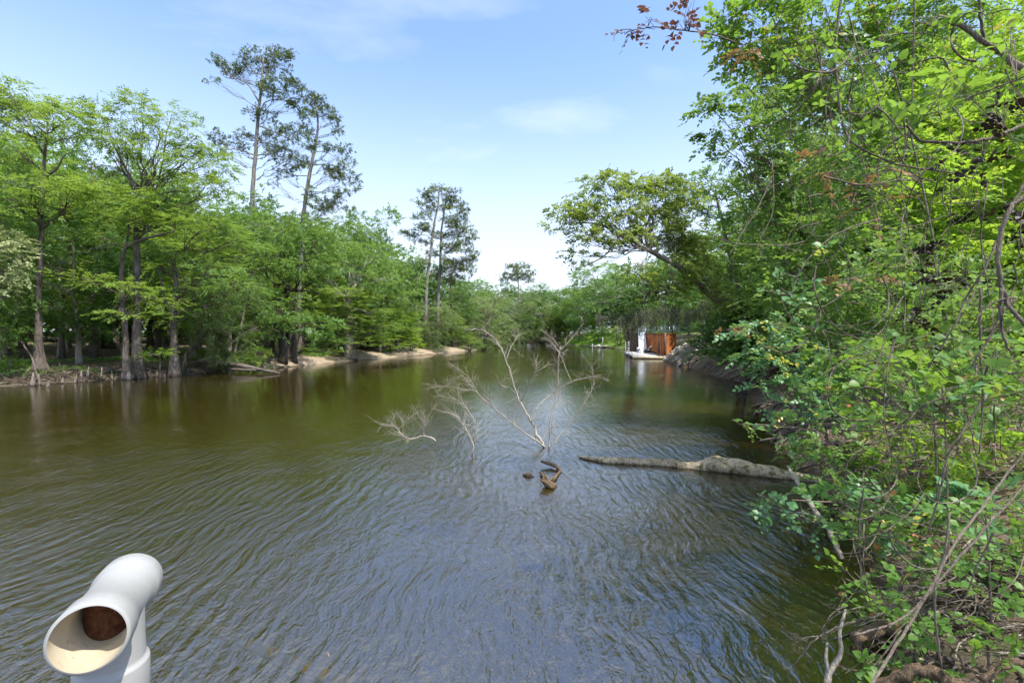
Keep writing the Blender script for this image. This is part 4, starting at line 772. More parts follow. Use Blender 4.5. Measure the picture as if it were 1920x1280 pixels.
# ---------------------------------------------------------------- right bank: the leaning tree and its neighbours
LT = tr((1400, 590, 29), (1340, 560, 28.5), (1300, 522, 28), (1255, 490, 27.5), (1215, 468, 27))
make_tree('leaning_oak', 'mossy oak arching far out over the river from the right bank, crown wide and airy', 'tree',
    [np.array([17.4, 29.3, 2.4]), P(1450, 612, 29.2)] + LT, .27, .13,
    [pc(1320, 520, 26.4, 26, 14, .8), pc(1360, 560, 26.6, 30, 16, .9), pc(1275, 500, 26.4, 22, 10, .6), pc(1060, 400, 26, 38, 14, .9), pc(1050, 425, 26, 30, 8, .8), pc(1095, 375, 27, 40, 22), pc(1140, 345, 27, 45, 20), pc(1190, 345, 28, 42, 20), pc(1120, 400, 26, 45, 20), pc(1180, 390, 27, 45, 22), pc(1230, 380, 28, 36, 28), pc(1100, 445, 26, 36, 18, .7), pc(1150, 440, 26, 36, 18, .7), pc(1085, 480, 26, 26, 14, .6), pc(1225, 430, 27, 40, 24), pc(1270, 440, 28, 40, 26), pc(1270, 400, 29, 34, 22), pc(1290, 480, 28, 36, 22),
     pc(1200, 505, 26, 36, 14, .7), pc(1250, 530, 27, 36, 18), pc(1310, 500, 27.5, 34, 20, .8), pc(1300, 430, 28, 36, 34), pc(1345, 540, 27.6, 30, 14, .6), pc(1240, 340, 28.5, 34, 22), pc(1290, 360, 29, 30, 24)], 'midbroad', 'elm', 'bark', 2.0, .3, r_l=.05, twig=.012, sub=9, lo=.5,
    extra=[(tr((1215, 468, 27), (1180, 450, 26.8), (1150, 435, 26.5), (1120, 420, 26.3), (1060, 418, 26)), .12, .03), (tr((1175, 448, 26.8), (1150, 460, 26.6), (1135, 478, 26.4), (1105, 495, 26.2), (1075, 505, 26)), .06, .015), (tr((1215, 468, 27), (1210, 430, 27.2), (1225, 390, 27.5)), .07, .02), (tr((1150, 435, 26.5), (1120, 395, 26.6), (1090, 370, 26.6)), .05, .015)])
make_tree('moss_draped_oak', 'oak hung with grey moss over the dock, its low boughs reaching left above the water', 'tree',
    [np.array([26.5, 55, 3.0])] + tr((1385, 600, 54), (1360, 540, 52), (1310, 520, 50), (1250, 540, 48)), .55, .25,
    [pc(1090, 590, 46, 26, 10, .8), pc(1120, 570, 46, 34, 14), pc(1160, 550, 46, 36, 18), pc(1200, 530, 47, 40, 22), pc(1150, 585, 46, 32, 12), pc(1195, 570, 46, 34, 14), pc(1240, 560, 47, 40, 18), pc(1290, 560, 48, 40, 22), pc(1260, 510, 48, 45, 24), pc(1310, 520, 50, 45, 30), pc(1350, 560, 50, 45, 26), pc(1180, 505, 47, 24, 14), pc(1370, 500, 52, 50, 30)],
    'broad', 'dark', 'bark_dark', 1.5, .3, r_l=.13, lo=.5, extra=[(tr((1250, 540, 48), (1210, 555, 47), (1160, 570, 46.5), (1110, 590, 46)), .2, .04)],
    moss=[(P(px + RNG.normal(0, 3), py, 46 + RNG.normal(0, .8)), ln) for px, py, ln in [(1172, 580, 3.2), (1180, 585, 3.4), (1186, 575, 3.5), (1178, 600, 2.4), (1192, 588, 2.2), (1165, 590, 2.0), (1200, 580, 1.6), (1150, 588, 1.2), (1215, 575, 1.6), (1232, 575, 2), (1245, 570, 2.2), (1258, 572, 2.0), (1275, 575, 2.2), (1290, 578, 2.2), (1305, 575, 1.8), (1225, 590, 1.2), (1320, 560, 2), (1205, 545, 1.5), (1340, 560, 1.8), (1130, 590, .9), (1184, 610, 2)]])
GN = 'trees and shrubs crowding the right bank'
def shrub_px(name, label, base, trunk, clumps, kind, mat, r0=.1, cov=1.6, scale=1.0, near=False, bark='bark', cat='tree', sub=7, flare=.2, extra=()):
    return make_tree(name, label, cat, [base] + trunk, r0, r0 * .35, clumps, kind, mat, bark, cov, flare, 0, scale, sub, r0 * .5, .018, GN, extra, near, .25)
def base(px, d, dz=-.1): return gp(px, d, dz)
shrub_px('broadleaf_tree', 'tall light green tree whose top shows right of the leaning oak crown', base(1395, 34), tr((1385, 560, 34), (1360, 440, 34), (1340, 360, 34)),
    [pc(1310, 340, 34, 36, 24), pc(1350, 335, 34, 36, 26), pc(1290, 375, 34, 30, 22), pc(1340, 385, 34, 45, 28), pc(1390, 350, 34, 40, 34), pc(1400, 420, 33, 50, 36), pc(1345, 440, 32, 45, 30), pc(1370, 490, 31, 50, 30), pc(1320, 490, 31, 34, 24)], 'broad', 'broad', .2, 1.9)
shrub_px('shade_tree', 'dark bushy tree drooping to the mud bank between the riprap and the vines', base(1420, 31), tr((1415, 640, 31), (1400, 600, 30), (1380, 560, 30)),
    [pc(1330, 622, 31, 30, 22), pc(1350, 610, 30, 45, 26), pc(1400, 600, 29, 50, 34), pc(1340, 650, 30, 45, 20, 1.2), pc(1385, 655, 28, 45, 26, 1.2), pc(1430, 640, 27, 50, 34), pc(1470, 600, 27, 50, 40), pc(1450, 550, 28, 50, 34), pc(1400, 545, 29, 40, 24), pc(1520, 640, 26, 50, 40)], 'midbroad', 'dark', .2, 1.7, 1.2, bark='bark_dark')
shrub_px('maple_tree', 'mid-distance maple making the ragged left edge of the right-hand foliage', base(1540, 17), tr((1530, 600, 17), (1500, 420, 16.5), (1460, 260, 16)),
    [pc(1345, 215, 15, 34, 24, .8), pc(1335, 250, 15, 30, 18, .8), pc(1370, 170, 15, 36, 26), pc(1390, 230, 15, 44, 30), pc(1430, 180, 16, 50, 40), pc(1380, 290, 15, 34, 18), pc(1440, 270, 16, 50, 34), pc(1500, 230, 16, 50, 50), pc(1430, 340, 16, 44, 30), pc(1490, 340, 16, 50, 40), pc(1540, 300, 17, 50, 50), pc(1400, 400, 17, 30, 24), pc(1455, 420, 16, 44, 36), pc(1520, 420, 16, 50, 40), pc(1480, 490, 16, 50, 36), pc(1540, 500, 17, 50, 40), pc(1580, 400, 17, 50, 50), pc(1560, 580, 17, 50, 40), pc(1500, 560, 16, 50, 36)], 'midbroad', 'broad', .11, 1.5, 1.0)
shrub_px('maple_tree', 'overhanging maple with large leaves filling the top right of the view', base(1800, 11), tr((1790, 700, 11), (1740, 400, 10.5), (1680, 150, 10), (1620, -20, 9.5)),
    [pc(1365, 40, 9.5, 36, 30), pc(1345, 95, 9.5, 28, 20, .8), pc(1400, 100, 9.5, 46, 34), pc(1400, 10, 9.5, 50, 34), pc(1450, 50, 9.5, 55, 40), pc(1480, 130, 10, 50, 40), pc(1530, 40, 10, 60, 50), pc(1560, 140, 10, 55, 44), pc(1600, 30, 10, 60, 44), pc(1520, 210, 10, 46, 30), pc(1600, 210, 10, 50, 34), pc(1650, 120, 10.5, 56, 40), pc(1700, 30, 10.5, 60, 44), pc(1780, 10, 10.5, 60, 40), pc(1570, 300, 10, 44, 30, .8), pc(1640, 290, 10, 44, 30, .8)], 'nearbroad', 'near', .03, 2.2, .85, True)
shrub_px('lime_tree', 'sunlit yellow-green tree glowing behind the vines at the right edge', base(1900, 15), tr((1890, 700, 15), (1850, 500, 15), (1820, 250, 15)),
    [pc(1680, 200, 15, 60, 50), pc(1760, 140, 15, 60, 50), pc(1840, 100, 15, 60, 50), pc(1910, 60, 16, 60, 60), pc(1720, 290, 14, 60, 50), pc(1800, 240, 15, 60, 50), pc(1880, 210, 15, 60, 50), pc(1690, 390, 14, 60, 40), pc(1770, 360, 14, 60, 50), pc(1850, 340, 15, 60, 50), pc(1930, 320, 15, 60, 60), pc(1740, 460, 14, 60, 44), pc(1830, 460, 15, 60, 44), pc(1910, 450, 15, 60, 50), pc(1680, 500, 14, 50, 36), pc(1790, 560, 14, 60, 40), pc(1880, 570, 15, 60, 50), pc(1950, 180, 16, 60, 60), pc(1780, 660, 13, 60, 30, .8), pc(1880, 680, 14, 60, 40, .8)], 'midbroad', 'lime', .05, 1.5, 1.0)
shrub_px('understory_tree', 'green understorey tree behind the middle of the vine tangle', base(1690, 12), tr((1680, 620, 12), (1660, 480, 12), (1640, 380, 12)),
    [pc(1620, 360, 12, 56, 40), pc(1560, 420, 12, 46, 36), pc(1640, 440, 12, 56, 36), pc(1590, 500, 12, 50, 36), pc(1660, 530, 12, 56, 36), pc(1560, 560, 12, 46, 30), pc(1620, 600, 12, 60, 34), pc(1700, 600, 12, 60, 34), pc(1540, 620, 12, 40, 26), pc(1660, 660, 11, 60, 30), pc(1740, 690, 11, 50, 34)], 'nearbroad', 'near', .04, 1.6, .85, True)
shrub_px('broadleaf_tree', 'shaded tree far behind the vines, closing the view between the trunks', base(1760, 24), tr((1740, 560, 24), (1700, 400, 24), (1680, 250, 24)),
    [pc(x, y, 24, 75, 60) for x in (1460, 1560, 1660, 1760, 1860, 1960) for y in (120, 240, 360, 480, 590)], 'broad', 'broad', .22, 1.6)
# lower shrubs over the water
shrub_px('arrowwood_shrub', 'waxy blue-green shrub arching over the water right of the mud bank', base(1560, 10.8), tr((1540, 760, 10.8), (1500, 690, 10.3), (1450, 650, 10)),
    [pc(1420, 620, 10, 34, 18), pc(1470, 600, 10, 40, 20), pc(1410, 655, 10, 36, 16), pc(1455, 670, 9.8, 44, 20), pc(1510, 640, 10, 44, 24), pc(1430, 705, 9.8, 34, 14), pc(1480, 725, 9.6, 46, 20), pc(1540, 700, 9.8, 46, 26), pc(1500, 770, 9.5, 44, 18, .8), pc(1560, 760, 9.5, 46, 24)], 'nearbroad', 'bluegreen', .03, 1.6, .85, True, 'vine', 'shrub')
shrub_px('hanging_sprig', 'leafy sprig reaching left over the dark water under the blue-green shrub', base(1560, 9.6), tr((1520, 820, 9.4), (1470, 800, 9.2), (1420, 795, 9)),
    [pc(1388, 792, 9, 16, 5, .9), pc(1410, 800, 9, 20, 9, 1.1), pc(1432, 808, 9, 14, 10, 1), pc(1470, 830, 9, 30, 14, 1), pc(1510, 835, 9.2, 34, 18, 1)], 'vineleaf', 'bluegreen', .02, 1.0, .85, True, 'vine', 'shrub', 5)
shrub_px('hanging_sprig', 'lower leafy sprig with a yellow tip hanging over the water below the mossy log', base(1640, 7.8), tr((1590, 950, 7.6), (1530, 940, 7.3), (1450, 935, 7.2)),
    [pc(1425, 925, 7.2, 16, 12, .8), pc(1455, 945, 7.2, 22, 16, 1), pc(1480, 925, 7.2, 26, 12, .8), pc(1445, 965, 7.2, 24, 9, .9), pc(1510, 970, 7.2, 34, 14, 1), pc(1550, 985, 7.2, 30, 16, 1), pc(1570, 930, 7.4, 34, 18, 1), pc(1590, 980, 7.3, 30, 18, .9)], 'vineleaf', 'bluegreen', .02, 1.1, .9, True, 'vine', 'shrub', 5)
shrub_px('green_shrub', 'mid green shrub above the root end of the mossy log', base(1640, 9), tr((1600, 880, 9), (1560, 840, 8.7)),
    [pc(1520, 860, 9, 40, 20), pc(1560, 830, 9, 44, 22), pc(1560, 890, 8.8, 40, 16), pc(1610, 870, 9, 40, 24), pc(1640, 930, 8, 46, 20), pc(1700, 960, 7.6, 56, 26), pc(1620, 970, 7.4, 46, 24)], 'nearbroad', 'near', .02, 1.6, .8, True, 'vine', 'shrub')
shrub_px('sunlit_shrub', 'bright yellow-green low shrub in a sun patch behind the vines', base(1760, 8.4), tr((1760, 860, 8.4), (1750, 820, 8.4)),
    [pc(1680, 810, 8.6, 46, 20), pc(1740, 800, 8.8, 50, 22), pc(1700, 850, 8.4, 60, 22), pc(1780, 850, 8.2, 60, 22), pc(1760, 895, 7.8, 60, 20), pc(1850, 810, 8.6, 50, 26), pc(1900, 850, 8.2, 50, 30), pc(1690, 890, 8.0, 40, 16), pc(1850, 890, 7.8, 40, 20)], 'vineleaf', 'lime', .015, 2.0, .9, True, 'vine', 'shrub')
shrub_px('ground_shrub', 'patchy green groundcover shrub near the lower right corner', base(1830, 5.6), tr((1820, 1040, 5.6), (1800, 1000, 5.5)),
    [pc(1700, 1020, 6, 50, 24, .8), pc(1780, 1000, 6, 50, 26, .8), pc(1860, 990, 6, 56, 30), pc(1640, 1060, 6, 34, 20, .8), pc(1880, 1060, 5.4, 50, 30, .7), pc(1790, 1080, 5.4, 44, 26, .6), pc(1620, 1110, 6, 30, 12, .8), pc(1720, 1140, 5.2, 30, 20, .6), pc(1640, 1130, 5.6, 26, 8, .8)], 'vineleaf', 'near', .012, 1.5, .9, True, 'vine', 'shrub')
shrub_px('understory_tree', 'dense leafy sapling wall behind the vines, above the sunlit shrub', base(1800, 9.6), tr((1790, 760, 9.6), (1770, 600, 9.6), (1750, 480, 9.6)),
    [pc(1560, 600, 10.5, 50, 34), pc(1620, 540, 10, 54, 36), pc(1690, 480, 9.8, 56, 36, .8), pc(1700, 590, 9.6, 60, 36), pc(1780, 530, 9.6, 60, 36, .8), pc(1790, 630, 9.4, 60, 34), pc(1870, 580, 9.6, 60, 36), pc(1640, 640, 10, 60, 34), pc(1900, 660, 9.2, 60, 34), pc(1560, 690, 10.4, 50, 28), pc(1860, 740, 9, 60, 30), pc(1740, 740, 9.2, 60, 26), pc(1630, 760, 9.6, 50, 24)], 'nearbroad', 'broad', .03, 2.2, 1.05, True)
shrub_px('leafy_thicket', 'dense green shrub mass between the sunlit shrub and the maple', base(1760, 7.6), tr((1750, 760, 7.4), (1740, 700, 7.2)),
    [pc(1600, 720, 8, 50, 26), pc(1670, 690, 7.6, 56, 30), pc(1750, 700, 7.2, 60, 30), pc(1840, 690, 7.2, 60, 36), pc(1920, 700, 7, 56, 40), pc(1620, 780, 8, 44, 20, .8), pc(1900, 770, 7, 50, 24, .8), pc(1560, 660, 8.6, 50, 26)], 'vineleaf', 'near', .015, 1.9, 1.0, True, 'vine', 'shrub')
shrub_px('leafy_thicket', 'green shrub mass below the sunlit shrub, behind the slanting vines', base(1840, 6.4), tr((1830, 960, 6.4), (1820, 930, 6.3)),
    [pc(1660, 920, 6.6, 44, 22), pc(1730, 950, 6.4, 50, 24), pc(1800, 950, 6.2, 50, 26), pc(1880, 940, 6, 56, 30), pc(1640, 1000, 6.4, 40, 22), pc(1720, 1030, 5.8, 40, 20, .8), pc(1900, 1020, 5.6, 50, 30, .8)], 'vineleaf', 'bluegreen', .012, 1.9, .95, True, 'vine', 'shrub')
shrub_px('grape_thicket', 'big-leaved green mass hanging in front of the slope, right of the waxy shrub', base(1780, 5.6), tr((1770, 760, 5.6), (1740, 680, 5.6), (1700, 630, 5.6)),
    [pc(1600, 640, 6.2, 40, 22, .8), pc(1650, 680, 5.8, 50, 26), pc(1720, 650, 5.6, 50, 26, .8), pc(1590, 740, 6.2, 44, 24), pc(1660, 760, 5.8, 46, 18, .8), pc(1790, 690, 5.4, 50, 26, .8), pc(1860, 730, 5.2, 50, 26, .8), pc(1540, 790, 6.6, 36, 16, .8), pc(1900, 660, 5.2, 50, 30, .7), pc(1780, 760, 5.4, 40, 14, .7)], 'vineleaf', 'near', .012, 1.9, 1.15, True, 'vine', 'shrub')
shrub_px('grape_thicket', 'big-leaved green mass low in front of the pale ground, under the sunlit shrub', base(1860, 5.0), tr((1850, 980, 5.0), (1830, 940, 5.0)),
    [pc(1660, 960, 5.8, 44, 24), pc(1620, 1010, 5.8, 30, 18, .8), pc(1730, 990, 5.4, 44, 24, .9), pc(1800, 960, 5.2, 46, 22, .8), pc(1880, 950, 5, 46, 28, .8), pc(1690, 1060, 5.2, 34, 16, .7), pc(1780, 1030, 5, 40, 18, .7), pc(1890, 1020, 4.8, 40, 24, .7), pc(1600, 930, 6.2, 34, 20, .8)], 'vineleaf', 'near', .012, 1.9, 1.05, True, 'vine', 'shrub')
shrub_px('corner_shrub', 'leafy shrub among the roots right of the bleached forked stick', base(1720, 4.9), tr((1715, 1130, 4.9), (1700, 1090, 4.8)),
    [pc(1640, 1120, 5.0, 34, 14, .9), pc(1600, 1080, 5.4, 26, 12, .8), pc(1690, 1110, 4.8, 34, 18, .8), pc(1760, 1120, 4.6, 40, 22, .7), pc(1700, 1180, 4.6, 26, 16, .7), pc(1850, 1110, 4.4, 44, 24, .8), pc(1900, 1170, 4.2, 34, 24, .7), pc(1640, 1250, 4.6, 22, 10, .6), pc(1800, 1170, 4.4, 30, 16, .6)], 'vineleaf', 'near', .010, 1.3, .85, True, 'vine', 'shrub')
shrub_px('creeper', 'small leafy creeper on the pale ground in the bottom right corner', base(1860, 4.2), tr((1850, 1200, 4.2), (1830, 1180, 4.1)),
    [pc(1850, 1220, 4.1, 40, 18, .8), pc(1800, 1190, 4.3, 34, 14, .7), pc(1900, 1240, 3.9, 34, 24, .8), pc(1720, 1230, 4.6, 26, 12, .7), pc(1760, 1270, 4.2, 24, 10, .8), pc(1740, 1190, 4.6, 20, 12, .6)], 'vineleaf', 'near', .015, 1.1, .8, True, 'vine', 'plant')
# vine leaves close to the camera, each curtain a vine of its own
def vine(label, pts, r, leaves=(), mat='near', r1=None, name='vine', kind='vineleaf', sc=1.0, group='vines tangled on the right bank', cov=1.0, cat='vine'):
    W_ = [P(*p) for p in pts]; b = W_[0]; root = empty(name, b, label, cat, group); q = smooth_path([x - b for x in W_], 6, r * .25); mb = MB(); mb.tube(q, np.linspace(r, r1 or r * .5, len(q)), 6, rough=.06)
    if leaves:
        s = mb; V, Q, sub = foliage([(np.asarray(c) - b, R, k) for c, R, k in leaves], kind, cov, sc, 5, s, .003)
        for (c, R, k), sc_ in zip(leaves, sub):
            c_ = np.asarray(c) - b; j = np.argmin(np.linalg.norm(q - c_, axis=1))
            for t in sc_: s.tube(smooth_path([q[j], (q[j] + t) / 2 + RNG.normal(0, .04, 3), t], 3), np.linspace(.005, .0025, 7), 3, cap=False)
        link_mesh('leaves', V, [Q], M[mat], root)
    mb.build('stem', M['vine'], root, True)
    return root
vine('thick moss-green vine sweeping in a low arc from the right edge near the top', [(1960, 215, 4.6), (1915, 238, 4.6), (1860, 258, 4.6), (1800, 268, 4.6), (1725, 262, 4.7), (1700, 235, 4.7)], .022, [pc(1800, 130, 4.8, 50, 26, .6), pc(1860, 160, 4.8, 50, 30, .6)])
vine('dark forked branch slanting down at the top right corner', [(1760, 32, 5.4), (1800, 48, 5.3), (1845, 80, 5.2), (1870, 95, 5.2), (1900, 118, 5.1), (1960, 150, 5)], .022, [pc(1720, 60, 5.4, 40, 24, .6)], r1=.034, name='branch', cat='branch')
vine('upright dark stem rising from the forked branch to the top edge', [(1848, 80, 5.2), (1840, 40, 5.2), (1832, -30, 5.2)], .02, name='branch', cat='branch')
vine('long brown vine looping down from the top and trailing right above the orange leaves', [(1580, -20, 6), (1566, 90, 6), (1572, 180, 6), (1588, 255, 5.9), (1612, 275, 5.8), (1680, 308, 5.7), (1760, 320, 5.6), (1830, 334, 5.5)], .017, [pc(1640, 250, 5.8, 44, 26, .7), pc(1580, 120, 6, 34, 30, .6)])
vine('thin vine dropping straight down the middle of the right foliage', [(1715, -20, 5.5), (1712, 120, 5.5), (1706, 230, 5.5), (1690, 330, 5.4), (1700, 420, 5.4)], .010, [pc(1690, 200, 5.5, 34, 30, .6)])
vine('arched vine making a hoop under the top right corner', [(1722, 130, 5), (1730, 115, 5), (1760, 108, 5), (1775, 120, 5), (1778, 150, 5), (1740, 210, 5), (1700, 260, 5.1)], .011)
vine('stout twisted brown stem at the right edge, forking below mid height', [(1960, 340, 3.6), (1925, 365, 3.6), (1892, 395, 3.6), (1874, 450, 3.6), (1872, 500, 3.6), (1884, 560, 3.6), (1915, 600, 3.5), (1960, 640, 3.5)], .016, r1=.015)
vine('hooked end of the stout stem hanging beside it', [(1878, 540, 3.6), (1876, 590, 3.6), (1884, 640, 3.6), (1896, 660, 3.6)], .014, r1=.008)
vine('slender vine crossing from the stout stem down to the lower left', [(1960, 300, 3.9), (1910, 360, 3.9), (1866, 460, 3.9), (1840, 515, 3.9), (1810, 560, 4), (1790, 610, 4), (1740, 690, 4.1)], .011, [pc(1740, 640, 4.2, 50, 26, .8), pc(1800, 700, 4.2, 50, 24, .8)])
vine('bunch of pale stems fanning down left from the stout stem', [(1900, 560, 3.7), (1876, 590, 3.7), (1850, 640, 3.7), (1820, 690, 3.7)], .012)
vine('long straight vine stem leaning right across the bottom right corner', [(1622, 1300, 3.4), (1680, 1210, 3.5), (1740, 1110, 3.6), (1790, 1020, 3.7), (1850, 940, 3.8), (1930, 830, 3.9)], .011, r1=.009)
vine('second slanting vine stem beside the long straight one', [(1600, 1190, 4), (1690, 1160, 4), (1760, 1090, 4), (1830, 1010, 4), (1930, 900, 4)], .009, r1=.008)
vine('grey vine dropping vertically in front of the pale ground', [(1780, 960, 3.8), (1770, 1040, 3.8), (1754, 1100, 3.8), (1756, 1180, 3.8), (1766, 1250, 3.8)], .009, r1=.008)
vine('thin upright stem right of the sunlit shrub', [(1838, 540, 4), (1838, 640, 4), (1842, 760, 4), (1836, 850, 4)], .010, [pc(1860, 620, 4.1, 40, 24, .6)])
vine('bowed vine arching over the sunlit shrub', [(1700, 790, 4.4), (1740, 755, 4.4), (1800, 742, 4.3), (1860, 748, 4.2), (1930, 770, 4.1)], .007)
vine('crossing vine that meets the others above the sunlit shrub', [(1850, 740, 4.2), (1810, 800, 4.2), (1780, 850, 4.2), (1760, 930, 4.2), (1740, 1000, 4.3)], .010, r1=.008)
vine('pale bare twig hanging free against the foliage, left of the maple', [(1447, 330, 9), (1440, 350, 9), (1415, 400, 9), (1390, 440, 9), (1366, 480, 9)], .016, r1=.008, name='hanging_twig', cat='twig')
vine('brown twig hanging just right of the pale bare twig', [(1447, 300, 9), (1450, 350, 9), (1448, 400, 9), (1430, 440, 9), (1420, 460, 9)], .012, [pc(1430, 480, 9, 14, 18, .6)], mat='near', r1=.006, name='hanging_twig', cat='twig')
vine('arching branch sweeping down left through the middle foliage', [(1650, 410, 7), (1600, 425, 7), (1560, 445, 7), (1520, 480, 7), (1495, 520, 7), (1478, 570, 7)], .014, [pc(1480, 510, 7, 36, 20, .8), pc(1530, 520, 7, 34, 20, .7), pc(1560, 470, 7, 34, 18, .7), pc(1450, 540, 7, 22, 12, .7)], mat='bluegreen')
vine('leafy near spray with large green leaves in the lower middle of the vines', [(1760, 760, 4.6), (1720, 735, 4.6), (1680, 720, 4.6), (1640, 700, 4.7)], .008, [pc(1700, 700, 4.6, 50, 22, .8), pc(1760, 720, 4.6, 50, 24, .8), pc(1640, 740, 4.8, 46, 22, .8), pc(1690, 760, 4.6, 50, 20, .8), pc(1600, 720, 5, 40, 22, .9)], mat='near')
vine('near spray of leaves hanging at the top centre of the right foliage', [(1700, -30, 5), (1660, 60, 5), (1610, 110, 5), (1560, 140, 5)], .009, [pc(1560, 130, 5, 50, 24, .8), pc(1620, 100, 5, 50, 24, .8), pc(1680, 150, 5, 50, 26, .7), pc(1520, 180, 5.2, 44, 24, .7), pc(1500, 90, 5.4, 44, 24, .7)], mat='near')
vine('leafy vine curtain halfway up in front of the lime tree', [(1960, 130, 4), (1880, 160, 4.2), (1800, 190, 4.3), (1740, 220, 4.4)], .008, [pc(1800, 180, 4.4, 54, 24, .7), pc(1870, 150, 4.2, 50, 22, .7), pc(1740, 210, 4.5, 44, 22, .7), pc(1900, 60, 4.4, 40, 26, .6)], mat='near')
vine('grey-leaved vine low on the right edge', [(1960, 680, 3.5), (1900, 700, 3.6), (1850, 690, 3.8)], .007, [pc(1880, 660, 3.8, 50, 20, .7), pc(1840, 720, 3.9, 44, 20, .7)], mat='bluegreen')
vine('red-leaved twig reaching left into the sky at the top', [(1380, 80, 6), (1340, 66, 6), (1300, 60, 6), (1250, 53, 6), (1225, 51, 6), (1190, 56, 6), (1165, 56, 6), (1153, 66, 6), (1151, 78, 6)], .009,
     [pc(1292, 45, 6, 14, 14, 1.4, .12), pc(1296, 8, 6, 12, 16, 1.5, .12), pc(1282, 42, 6, 10, 8, 1.1, .08), pc(1211, 38, 6, 9, 10, 1.2, .08), pc(1181, 62, 6, 6, 4, .8, .04)], mat='redleaf', r1=.003, name='red_twig', cat='twig', sc=.8, cov=.6)
for px, py, d, a, b, lab in [(1560, 325, 5.6, 26, 8, 'spray of salmon-orange young leaves left of the drooping vine'), (1625, 330, 5.6, 26, 14, 'rusty orange leaf spray under the long looping vine'), (1635, 385, 5.6, 20, 9, 'small orange leaf cluster hanging below the rusty spray'), (1600, 525, 5.8, 32, 12, 'yellow and orange leaf spray in the middle of the foliage'), (1378, 617, 9, 26, 7, 'golden leaf spray low over the mud bank'), (1395, 85, 8.6, 24, 20, 'yellow leaf patch near the top of the maple'), (1530, 285, 8, 16, 8, 'faint orange leaf tips in the maple')]:
    vine(lab, [(px + 40, py - 12, d), (px + 10, py - 4, d), (px - a * .6, py, d)], .006, [pc(px, py, d, a, b, 1.3, .15)], mat='orangeleaf', name='leaf_spray', sc=.8, cat='leaves', group='orange and yellow leaf sprays')
for px, py, d, a, b in [(1868, 205, 4.4, 8, 18), (1888, 225, 4.4, 7, 10), (1780, 285, 4.6, 10, 14), (1842, 310, 4.5, 8, 16), (1735, 485, 5, 10, 16), (1760, 520, 5, 12, 9), (1785, 545, 5, 10, 9), (1712, 600, 5, 8, 12), (1880, 375, 4.2, 7, 10), (1726, 575, 5, 6, 9)]:
    b0 = P(px, py - b, d); root = empty('withered_cluster', b0, 'black withered leaf cluster hanging in the vines', 'dead leaves', 'withered leaf clusters in the vines'); V, Q, _ = foliage([(P(px, py, d) - b0, np.array([a * d / F, a * d / F, b * d / F]), 3.2)], 'vineleaf', 1.6, .55, 5); link_mesh('leaves', V, [Q], M['deadleaf'], root); m = MB(); m.tube([[0, 0, .15], [0, 0, 0], P(px, py, d) - b0], [.004, .004, .003], 4); m.build('stalk', M['vine'], root)
# small stuff tangle of thin stems
mb = MB()
for k in range(190):
    x0, y0 = RNG.uniform(1500, 1930), RNG.uniform(0, 1150); d = RNG.uniform(3.6, 7.5)
    if y0 > 700: x0 = max(x0, 1620)
    a = RNG.uniform(.9, 2.2) if RNG.random() < .7 else RNG.uniform(-.3, .6); c = RNG.normal(0, .012); pts = []; x, y, l = x0, y0, RNG.uniform(12, 34)
    for j in range(9): pts.append(P(x, y, d)); x += math.cos(a) * l * (-1 if k % 2 else 1); y += math.sin(a) * l; a += c * l + RNG.normal(0, .12); d += RNG.normal(0, .06)
    mb.tube(smooth_path(pts, 2), np.linspace(RNG.uniform(.004, .010), .0025, 17), 4, cap=False)
tag(mb.build('vine_tangle', M['vine'], None, True), 'web of thin brown vine stems filling the right side', 'vines', kind='stuff')

# ---------------------------------------------------------------- right bank ground: roots, litter, sticks
cr_ = []
for px, py in [(1300, 690), (1340, 700), (1380, 712), (1410, 735), (1400, 720), (1360, 702), (1440, 780), (1480, 810), (1540, 850)]:
    q = G(px, py); cr_.append((q[0] + .9, q[1] + .3))
root_tangle('mud_bank_roots', 'grey roots and driftwood washed out along the right mud bank', cr_, 28, 1.0, 1.8, .055, 'bark_cyp')
root_tangle('corner_roots', 'roots and sticks heaped on the bank in the lower right corner', [(5.6, 6.2), (5.2, 5.4), (6.2, 7.2), (5.0, 4.9), (7.0, 8.6), (6.2, 5.8), (7.6, 9.8)], 15, .45, .9, .022)
root_tangle('dead_sticks', 'bleached dead sticks strewn over the right bank', [(5.4, 5.6), (6.4, 7.2), (5.2, 4.6), (7.2, 8.8), (8, 10.5), (4.6, 4.2)], 12, .6, 1.1, .012, 'bark_pale')
undergrowth('ground_leaves', 'small green ground plants scattered over the right bank', 900, on_land((3.5, 12), (3.4, 14), (.7, 7), 1, .45), 'near', .22, 6, .07, .05, .7)
def litter():
    n = 7000; x = RNG.uniform(3, 13, n); y = RNG.uniform(3, 15, n); s, k = sdist(x, y); ok = (s > .15) & (k == 1); x, y = x[ok], y[ok]; O = np.stack([x, y, ground(x, y) + .015], 1); a = RNG.uniform(0, 6.28, len(x)); V, Q = sprays(O, np.stack([np.cos(a), np.sin(a), RNG.normal(0, .25, len(x))], 1), .03, 2, .07, .045, NEAR, .9, 0, .3)
    t = NT('leaf_litter'); g = t.n('ShaderNodeNewGeometry'); c = t.ramp(g.outputs['Random Per Island'], [(0, (.10, .065, .04)), (.5, (.27, .20, .15)), (1, (.45, .37, .30))]); tag(link_mesh('leaf_litter', V, [Q], t.end(t.bsdf(c, .8, spec=.15))), 'dry brown leaf litter covering the right bank', 'leaf litter', kind='stuff')
litter()
